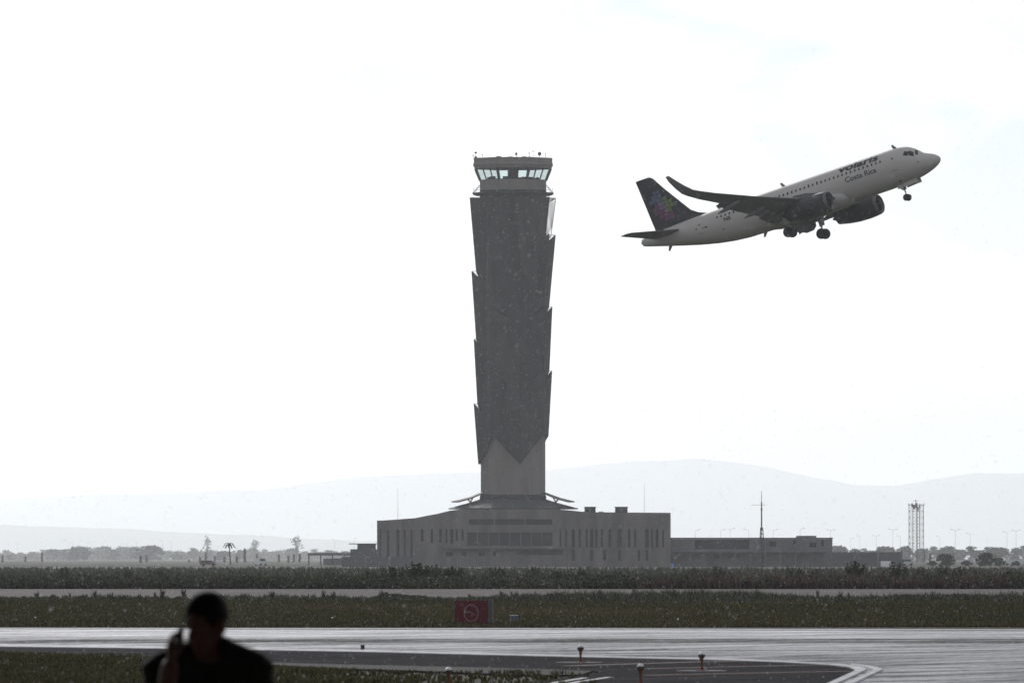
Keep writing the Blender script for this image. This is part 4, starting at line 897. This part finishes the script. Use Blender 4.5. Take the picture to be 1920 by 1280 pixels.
for side in (-1, 1):
    for z, row in rows_:
        s0 = 35.7-.24*(6.0-z)-.0
        for j, ch in enumerate(row):
            if ch == '.': continue
            sA = s0-.45*(j+.55)+.0*z; q = .205
            if sA-q < np.interp(z+.2, [f[0] for f in fsec], [f[1] for f in fsec])+.1: continue
            MB().add([finpt(sA+q,z-q,side), finpt(sA-q,z-q,side), finpt(sA-q,z+q,side), finpt(sA+q,z+q,side)], [(0,1,2,3)] if side < 0 else [(3,2,1,0)]).build('colour_tile', tm[ch], fin, fix=False)
# nose gear, blade antennas
ng = empty('nose_gear', (XN-5.07, 0, -1.95)); ng.parent = plane
MB().tube((0,0,.1), (.05,0,-.9), .09, n=8).tube((.05,0,-.85), (.1,0,-1.5), .06, n=8).tube((-.75,0,-.05), (.04,0,-.75), .05, n=6).box(-.02,.2,-.15,.15,-.6,-.45).build('strut', M['gear'], ng)
for yy in (-.25, .25):
    MB().lathe([(.2,-.11),(.33,-.11),(.38,-.05),(.38,.05),(.33,.11),(.2,.11)], axis='y', n=20, org=(.1,yy,-1.5)).build('wheel', M['rubber'], ng, True)
    MB().sheet([Vector((.2,yy*1.7,.12)), Vector((2.0,yy*1.7,.22)), Vector((2.05,yy*1.9,-.32)), Vector((.2,yy*1.9,-.42))], .04).build('nose_gear_door', M['fuse'], ng)
    MB().sheet([Vector((-.55,yy*1.5,.1)), Vector((.15,yy*1.5,.1)), Vector((.1,yy*1.6,-.5)), Vector((-.5,yy*1.6,-.4))], .04).build('rear_gear_door', M['fuse'], ng)
for s, up in ((4.9,1),(19.0,1),(27.2,1),(22.5,-1),(34.2,-1)):
    t, b, c_, w_ = fprof(s); z = t if up > 0 else b
    MB().prism([(.22,0),(-.28,0),(-.42,up*.5),(-.22,up*.5)] if up < 0 else [(-.28,0),(.22,0),(-.22,up*.5),(-.42,up*.5)], -.03, .03).build('blade_antenna', M['wingm'], plane).location = (XN-s, 0, z-.03*up)
MB().lathe([(.22,.02),(.18,-.12),(.16,-.14)], axis='x', n=14, org=(XN-37.45,0,1.23)).build('tail_exhaust', M['interior'], plane, True)

# ------------------------------------------------------------------ person under cover in the foreground
def smin(a, b, k):
    h = np.clip(.5+.5*(b-a)/k, 0, 1); return b*(1-h)+a*h-k*h*(1-h)
def surf_nets(f, lo, hi, h):
    lo = np.array(lo); hi = np.array(hi); n = np.ceil((hi-lo)/h).astype(int)+1
    ax = [lo[i]+h*np.arange(n[i]) for i in range(3)]; G = np.stack(np.meshgrid(*ax, indexing='ij'), -1).astype(np.float32); D = f(G).astype(np.float32)
    s = D < 0; c = np.zeros(n-1, int)
    for dx in (0,1):
        for dy in (0,1):
            for dz in (0,1): c += s[dx:n[0]-1+dx, dy:n[1]-1+dy, dz:n[2]-1+dz]
    act = (c > 0) & (c < 8); idx = -np.ones(n-1, int); cells = np.argwhere(act); idx[act] = np.arange(len(cells))
    acc = np.zeros((len(cells),3)); cnt = np.zeros((len(cells),1))
    cor = [(a,b,d) for a in (0,1) for b in (0,1) for d in (0,1)]
    for i, A in enumerate(cor):
        for Bc in cor[i+1:]:
            if sum(abs(np.array(A)-np.array(Bc))) != 1: continue
            da = D[tuple((cells+A).T)]; db = D[tuple((cells+Bc).T)]; cr = (da < 0) != (db < 0); t = np.where(cr, da/np.where(cr, da-db, 1), 0)[:,None]
            acc += np.where(cr[:,None], np.array(A)+t*(np.array(Bc)-np.array(A)), 0); cnt += cr[:,None]
    V = lo + h*(cells + acc/np.maximum(cnt,1)); Fq = []
    for ax_ in range(3):
        o1, o2 = [(1,2),(2,0),(0,1)][ax_]
        sl = [slice(None)]*3; sl2 = [slice(None)]*3; sl[ax_] = slice(0,-1); sl2[ax_] = slice(1,None)
        e = np.argwhere(s[tuple(sl)] != s[tuple(sl2)])
        e = e[(e[:,o1] > 0) & (e[:,o2] > 0) & (e[:,o1] < n[o1]-1) & (e[:,o2] < n[o2]-1)]
        flip = s[tuple(e.T)]
        u1 = np.zeros(3,int); u1[o1] = 1; u2 = np.zeros(3,int); u2[o2] = 1
        q = np.stack([idx[tuple((e-u1-u2).T)], idx[tuple((e-u2).T)], idx[tuple(e.T)], idx[tuple((e-u1).T)]], 1)
        Fq.append(np.where(flip[:,None], q, q[:,::-1]))
    return V, np.concatenate(Fq)
def cap(G, a, b, ra, rb):
    a, b = np.array(a), np.array(b); ab = b-a; t = np.clip(((G-a)@ab)/(ab@ab), 0, 1); return np.linalg.norm(G-a-t[...,None]*ab, axis=-1) - (ra+(rb-ra)*t)
def ell(G, c, r, yaw=0, pitch=0):
    q = G-np.array(c); cy, sy = math.cos(yaw), math.sin(yaw); x = q[...,0]*cy+q[...,1]*sy; y = -q[...,0]*sy+q[...,1]*cy; z = q[...,2]
    cp, sp = math.cos(pitch), math.sin(pitch); y, z = y*cp+z*sp, -y*sp+z*cp
    r = np.array(r); k0 = np.sqrt((x/r[0])**2+(y/r[1])**2+(z/r[2])**2); k1 = np.sqrt((x/r[0]**2)**2+(y/r[1]**2)**2+(z/r[2]**2)**2); return k0*(k0-1)/np.maximum(k1,1e-6)
PY = 41.9
person = empty('person', ((388-960)/FPX*PY, PY, 0)); tag(person, 'person in a dark jacket standing in deep shade, holding a phone to the face', 'person')
# local frame: x right in the picture, -y towards the camera, z up; head turned to the picture's left
FY = R(-38)                      # face direction = -y turned towards -x
def hd(x, y, z):                 # head frame (x = person's left, -y = face forward), tilted a little down
    tl = R(9); y, z = y*math.cos(tl)-z*math.sin(tl), y*math.sin(tl)+z*math.cos(tl)
    c, s = math.cos(FY), math.sin(FY); return (-.006 + x*c - y*s, -.01 + x*s + y*c, 1.635 + z)
sh_r, el_r, wr_r = (-.205,-.01,1.41), (-.20,-.14,1.17), (-.158,-.235,1.44)
sh_l, el_l, wr_l = (.215,.01,1.415), (.265,.03,1.13), (.25,-.06,.89)
hand_c = np.array((-.150,-.240,1.520))
fing = []
for i, (ox, ln) in enumerate(((.030,.9),(.010,1.0),(-.011,.95),(-.031,.75))):
    k0 = hand_c + np.array((-.008, ox*.9+.0, .040-.004*i)); k1 = k0 + np.array((.012, .0, .034*ln)); k2 = k1 + np.array((.030, .002, .010*ln)); k3 = k2 + np.array((.016,.002,-.018*ln)); fing.append((k0,k1,k2,k3))
th = [hand_c+np.array((.012,.028,-.03)), hand_c+np.array((.036,.04,.005)), hand_c+np.array((.050,.036,.035))]
def body_f(G):
    d = ell(G, hd(0,.012,.035), (.076,.096,.095), FY)                       # skull
    d = smin(d, ell(G, hd(0,-.028,-.055), (.058,.066,.072), FY), .03)       # face and jaw
    d = smin(d, ell(G, hd(0,-.068,-.098), (.026,.022,.02), FY), .025)       # chin
    d = smin(d, cap(G, hd(0,-.088,.005), hd(0,-.112,-.038), .010, .016), .014)   # nose
    d = smin(d, cap(G, hd(-.036,-.078,.022), hd(.036,-.078,.022), .012, .012), .02)  # brow
    d = smin(d, cap(G, hd(-.02,-.088,-.066), hd(.02,-.088,-.066), .009, .009), .012) # lips
    for sx in (-1, 1):
        d = smin(d, ell(G, hd(sx*.086,.012,-.012), (.016,.024,.035), FY), .008)   # ears
        d = np.maximum(d, -ell(G, hd(sx*.033,-.094,.004), (.017,.012,.010), FY)) # eye sockets
        d = smin(d, ell(G, hd(sx*.033,-.080,.003), (.012,.012,.011), FY), .004)  # eyes
    d = smin(d, cap(G, (0,.015,1.42), hd(0,.02,-.05), .070, .064), .03)
    d = smin(d, cap(G, (-.15,.01,1.41), (.15,.01,1.41), .062, .062), .06)
    d = smin(d, ell(G, (0,.0,1.28), (.175,.115,.22)), .06); d = smin(d, ell(G, (0,.0,1.0), (.155,.11,.2)), .06)
    for sx in (-1, 1):
        d = smin(d, cap(G, (sx*.09,.0,.92), (sx*.10,-.01,.5), .088, .056), .03); d = smin(d, cap(G, (sx*.10,-.01,.5), (sx*.105,.02,.09), .055, .038), .02); d = smin(d, cap(G, (sx*.105,.03,.05), (sx*.12,-.13,.035), .04, .032), .02)
    d = smin(d, cap(G, sh_r, el_r, .056, .043), .03); d = smin(d, cap(G, el_r, wr_r, .058, .040), .02)
    d = smin(d, cap(G, sh_l, el_l, .056, .043), .03); d = smin(d, cap(G, el_l, wr_l, .042, .028), .02)
    d = smin(d, ell(G, hand_c, (.026,.045,.052)), .02); d = smin(d, ell(G, (.248,-.075,.83), (.02,.042,.05)), .02)
    for k0, k1, k2, k3 in fing:
        d = smin(d, cap(G, k0, k1, .0105, .010), .006); d = smin(d, cap(G, k1, k2, .010, .009), .004); d = smin(d, cap(G, k2, k3, .009, .008), .004)
    d = smin(d, cap(G, th[0], th[1], .013, .011), .008); d = smin(d, cap(G, th[1], th[2], .011, .009), .004)
    for i in range(4):
        b0 = np.array((.25,-.105+.02*i,.795)); d = smin(d, cap(G, b0, b0+np.array((-.01,-.004,-.04)), .010, .0095), .005); d = smin(d, cap(G, b0+np.array((-.01,-.004,-.04)), b0+np.array((-.028,-.004,-.065)), .0095, .008), .004)
    d = smin(d, cap(G, (.24,-.11,.85), (.215,-.125,.79), .012, .009), .006)
    return d
def jacket_f(G):
    d = smin(cap(G, (.05,.015,1.525), (.20,.01,1.43), .066, .085), cap(G, (-.04,.015,1.51), (-.20,.01,1.42), .066, .085), .05)
    d = smin(d, ell(G, (0,.0,1.27), (.215,.142,.25)), .07); d = smin(d, ell(G, (0,.0,.98), (.19,.138,.22)), .06)
    d = smin(d, cap(G, sh_r, el_r, .080, .066), .04); d = smin(d, cap(G, el_r, (-.190,-.185,1.30), .068, .064), .03)
    d = smin(d, cap(G, sh_l, el_l, .080, .066), .04); d = smin(d, cap(G, el_l, (.252,-.05,.915), .066, .046), .03)
    # standing collar, open at the front
    q = G-np.array((.008,.025,1.50)); rr = np.sqrt(q[...,0]**2+(q[...,1]*1.05)**2); zz = np.maximum(np.abs(q[...,2])-.055, 0); col = np.sqrt(np.maximum(np.abs(rr-(.088+.25*np.maximum(-q[...,2],0)))-.0, 0)**2+zz**2)-.013
    d = smin(d, col, .02)
    # neck opening and hem
    d = np.maximum(d, -cap(G, (0,-.02,1.44), (.0,-.03,1.62), .070, .080)); d = np.maximum(d, .80-G[...,2])
    fold = .004*np.sin(G[...,2]*55+G[...,0]*22)+.003*np.sin(G[...,2]*90-G[...,1]*70); return d+fold
def trouser_f(G):
    d = ell(G, (0,0,.93), (.175,.13,.16))
    for sx in (-1, 1): d = smin(d, cap(G, (sx*.09,0,.9), (sx*.10,-.01,.5), .108, .082), .03); d = smin(d, cap(G, (sx*.10,-.01,.5), (sx*.105,.02,.08), .082, .07), .02)
    return np.maximum(np.maximum(d, G[...,2]-.97), .06-G[...,2])
def hair_f(G):
    d = ell(G, hd(0,.018,.048), (.090,.109,.10), FY)
    cut = ell(G, hd(0,-.115,-.03), (.10,.10,.095), FY)                      # face area free
    low = ell(G, hd(0,.02,-.20), (.16,.16,.19), FY)
    d = np.maximum(np.maximum(d, -cut), -low)
    for sx in (-1, 1): d = np.maximum(d, -ell(G, hd(sx*.092,.010,-.012), (.03,.034,.042), FY))
    return d + .0025*np.sin(G[...,0]*260)*np.sin(G[...,1]*240+G[...,2]*200)
def shoe_f(G):
    d = np.full(G.shape[:-1], 9., np.float32)
    for sx in (-1, 1): d = np.minimum(d, smin(cap(G, (sx*.105,.045,.055), (sx*.122,-.145,.045), .052, .045), cap(G, (sx*.105,.03,.06), (sx*.105,.025,.12), .05, .048), .03))
    return np.maximum(d, -G[...,2])
skin = mat('skin', (.21,.10,.07), .55, .3); cloth = mat('dark_jacket_cloth', (.035,.037,.031), .9, .1, noise=(30,.3,(1,1,1))); trm = mat('dark_trousers', (.02,.02,.024), .9, .1); hairm = mat('black_hair', (.008,.007,.007), .7, .2)
def person_part(name, f, lo_, hi_, h, m):
    V, Fq = surf_nets(f, lo_, hi_, h); o = np_mesh(name, V, Fq, m, person); o.data.shade_smooth(); return o
person_part('body', body_f, (-.36,-.32,-.01), (.36,.20,1.80), .0075, skin)
person_part('jacket', jacket_f, (-.40,-.34,.74), (.40,.24,1.62), .010, cloth)
person_part('trousers', trouser_f, (-.24,-.2,.0), (.24,.2,1.02), .013, trm)
person_part('hair', hair_f, (-.16,-.18,1.50), (.16,.16,1.80), .006, hairm)
person_part('shoes', shoe_f, (-.22,-.24,-.02), (.22,.14,.20), .012, M['rubber'])
ph = MB(); ph.box(-.0055,.0055,-.037,.037,-.075,.075)
po = ph.build('phone', mat('phone_black', (.012,.012,.014), .3, .5)); bm_ = bmesh.new(); bm_.from_mesh(po.data); bmesh.ops.bevel(bm_, geom=bm_.edges, offset=.004, segments=2, affect='EDGES'); bm_.to_mesh(po.data); bm_.free()
po.location = (person.location.x-.118, PY-.235, 1.555); po.rotation_euler = (R(8), R(14), R(-12)); tag(po, 'slim dark phone held up in the hand of the shaded person', 'phone')
MB().box(.0056,.0062,-.033,.033,-.068,.068).build('screen', M['winglass'], po)

# ------------------------------------------------------------------ the open hangar the photograph is taken from
hg = empty('hangar', (0, 0, 0)); tag(hg, 'wide open-fronted hangar sheltering the person', 'hangar')
hw_, hy0, hy1, hh_ = 34.0, -45.0, 54.0, 9.5
hm_ = mat('hangar_sheet', (.32,.315,.30), .8, .2, noise=(.3,.2,(1,1,1)))
for i in range(12):
    x0, x1 = -hw_+2*hw_*i/12, -hw_+2*hw_*(i+1)/12
    MB().add([(x0+.02,hy0,hh_+2.5*(1-abs(x0)/hw_)),(x1-.02,hy0,hh_+2.5*(1-abs(x1)/hw_)),(x1-.02,hy1,hh_+2.5*(1-abs(x1)/hw_)),(x0+.02,hy1,hh_+2.5*(1-abs(x0)/hw_))], [(0,1,2,3)]).build('roof_panel', hm_, hg, fix=False)
    MB().box(x0+.02, x1-.02, hy0-.2, hy0-.01, 0, hh_-.05).build('back_panel', hm_, hg)
for sx in (-1, 1):
    for i in range(10):
        y0_, y1_ = hy0+(hy1-hy0)*i/10, hy0+(hy1-hy0)*(i+1)/10
        MB().box(min(sx*hw_,sx*(hw_+.2)), max(sx*hw_,sx*(hw_+.2)), y0_+.02, y1_-.02, 0, hh_-.05).build('side_panel', hm_, hg)
        MB().box(sx*(hw_-.4)-.18, sx*(hw_-.4)+.18, y0_-.15, y0_+.15, 0, hh_-.1).build('column', M['steel'], hg)
for i in range(10):
    y = hy0+(hy1-hy0)*(i+.5)/10; MB().tube((-hw_,y,hh_-.2),(0,y,hh_+2.2),.15,n=6).tube((hw_,y,hh_-.2),(0,y,hh_+2.2),.15,n=6).build('rafter', M['steel'], hg)
pave('apron', [(-45,-60),(45,-60),(45,85),(-45,85)], .03, mat('apron_concrete', (.16,.155,.15), .8, .3, noise=(.4,.2,(1,1,1))), world=True)
person.location.z = .03; person.scale = (.968,)*3; po.location = (person.location.x-.116, PY-.228, 1.535)

# ------------------------------------------------------------------ rain and haze
nD = 90000; r_ = np.random.default_rng(77)
ico = np.array([(0,0,1.3),(1,0,0),(0,1,0),(-1,0,0),(0,-1,0),(0,0,-1.1)])
icf = np.array([(0,1,2),(0,2,3),(0,3,4),(0,4,1),(5,2,1),(5,3,2),(5,4,3),(5,1,4)])
Pd = np.stack([r_.uniform(-15,15,nD), r_.uniform(66,250,nD), r_.uniform(.05,17.5,nD)], 1); rad = .003+.0034*r_.random(nD)**2.2
V = (Pd[:,None,:] + ico[None]*rad[:,None,None]).reshape(-1,3); Fq = (icf[None]+6*np.arange(nD)[:,None,None]).reshape(-1,3)
rm = bpy.data.materials.new('rain_water'); rm.use_nodes = True; t_ = rm.node_tree; t_.nodes.clear()
o_ = t_.nodes.new('ShaderNodeOutputMaterial'); a_ = t_.nodes.new('ShaderNodeBsdfGlass'); a_.inputs['IOR'].default_value = 1.33; a_.inputs['Roughness'].default_value = .1
b_ = t_.nodes.new('ShaderNodeBsdfTranslucent'); b_.inputs['Color'].default_value = (.97,.97,.97,1); c_ = t_.nodes.new('ShaderNodeMixShader'); c_.inputs[0].default_value = .6
t_.links.new(a_.outputs[0], c_.inputs[1]); t_.links.new(b_.outputs[0], c_.inputs[2]); t_.links.new(c_.outputs[0], o_.inputs['Surface'])
rain = np_mesh('rain', V, Fq, rm, None, 3); rain.data.shade_smooth(); tag(rain, 'falling raindrops catching the light over the airfield', 'rain', None, 'stuff')

hz = MB().box(-61000,61000,-450,81500,-1,1000).build('haze', M['white']); hz.data.materials.clear()
hm = bpy.data.materials.new('haze_air'); hm.use_nodes = True; t_ = hm.node_tree; t_.nodes.clear(); o_ = t_.nodes.new('ShaderNodeOutputMaterial'); v_ = t_.nodes.new('ShaderNodeVolumePrincipled')
v_.inputs['Color'].default_value = (.93,.97,1,1); v_.inputs['Density'].default_value = 3.3e-5; v_.inputs['Anisotropy'].default_value = .62
t_.links.new(v_.outputs[0], o_.inputs['Volume']); hz.data.materials.append(hm); tag(hz, 'pale rainy haze filling the air', 'haze', None, 'stuff'); hz.display_type = 'WIRE'
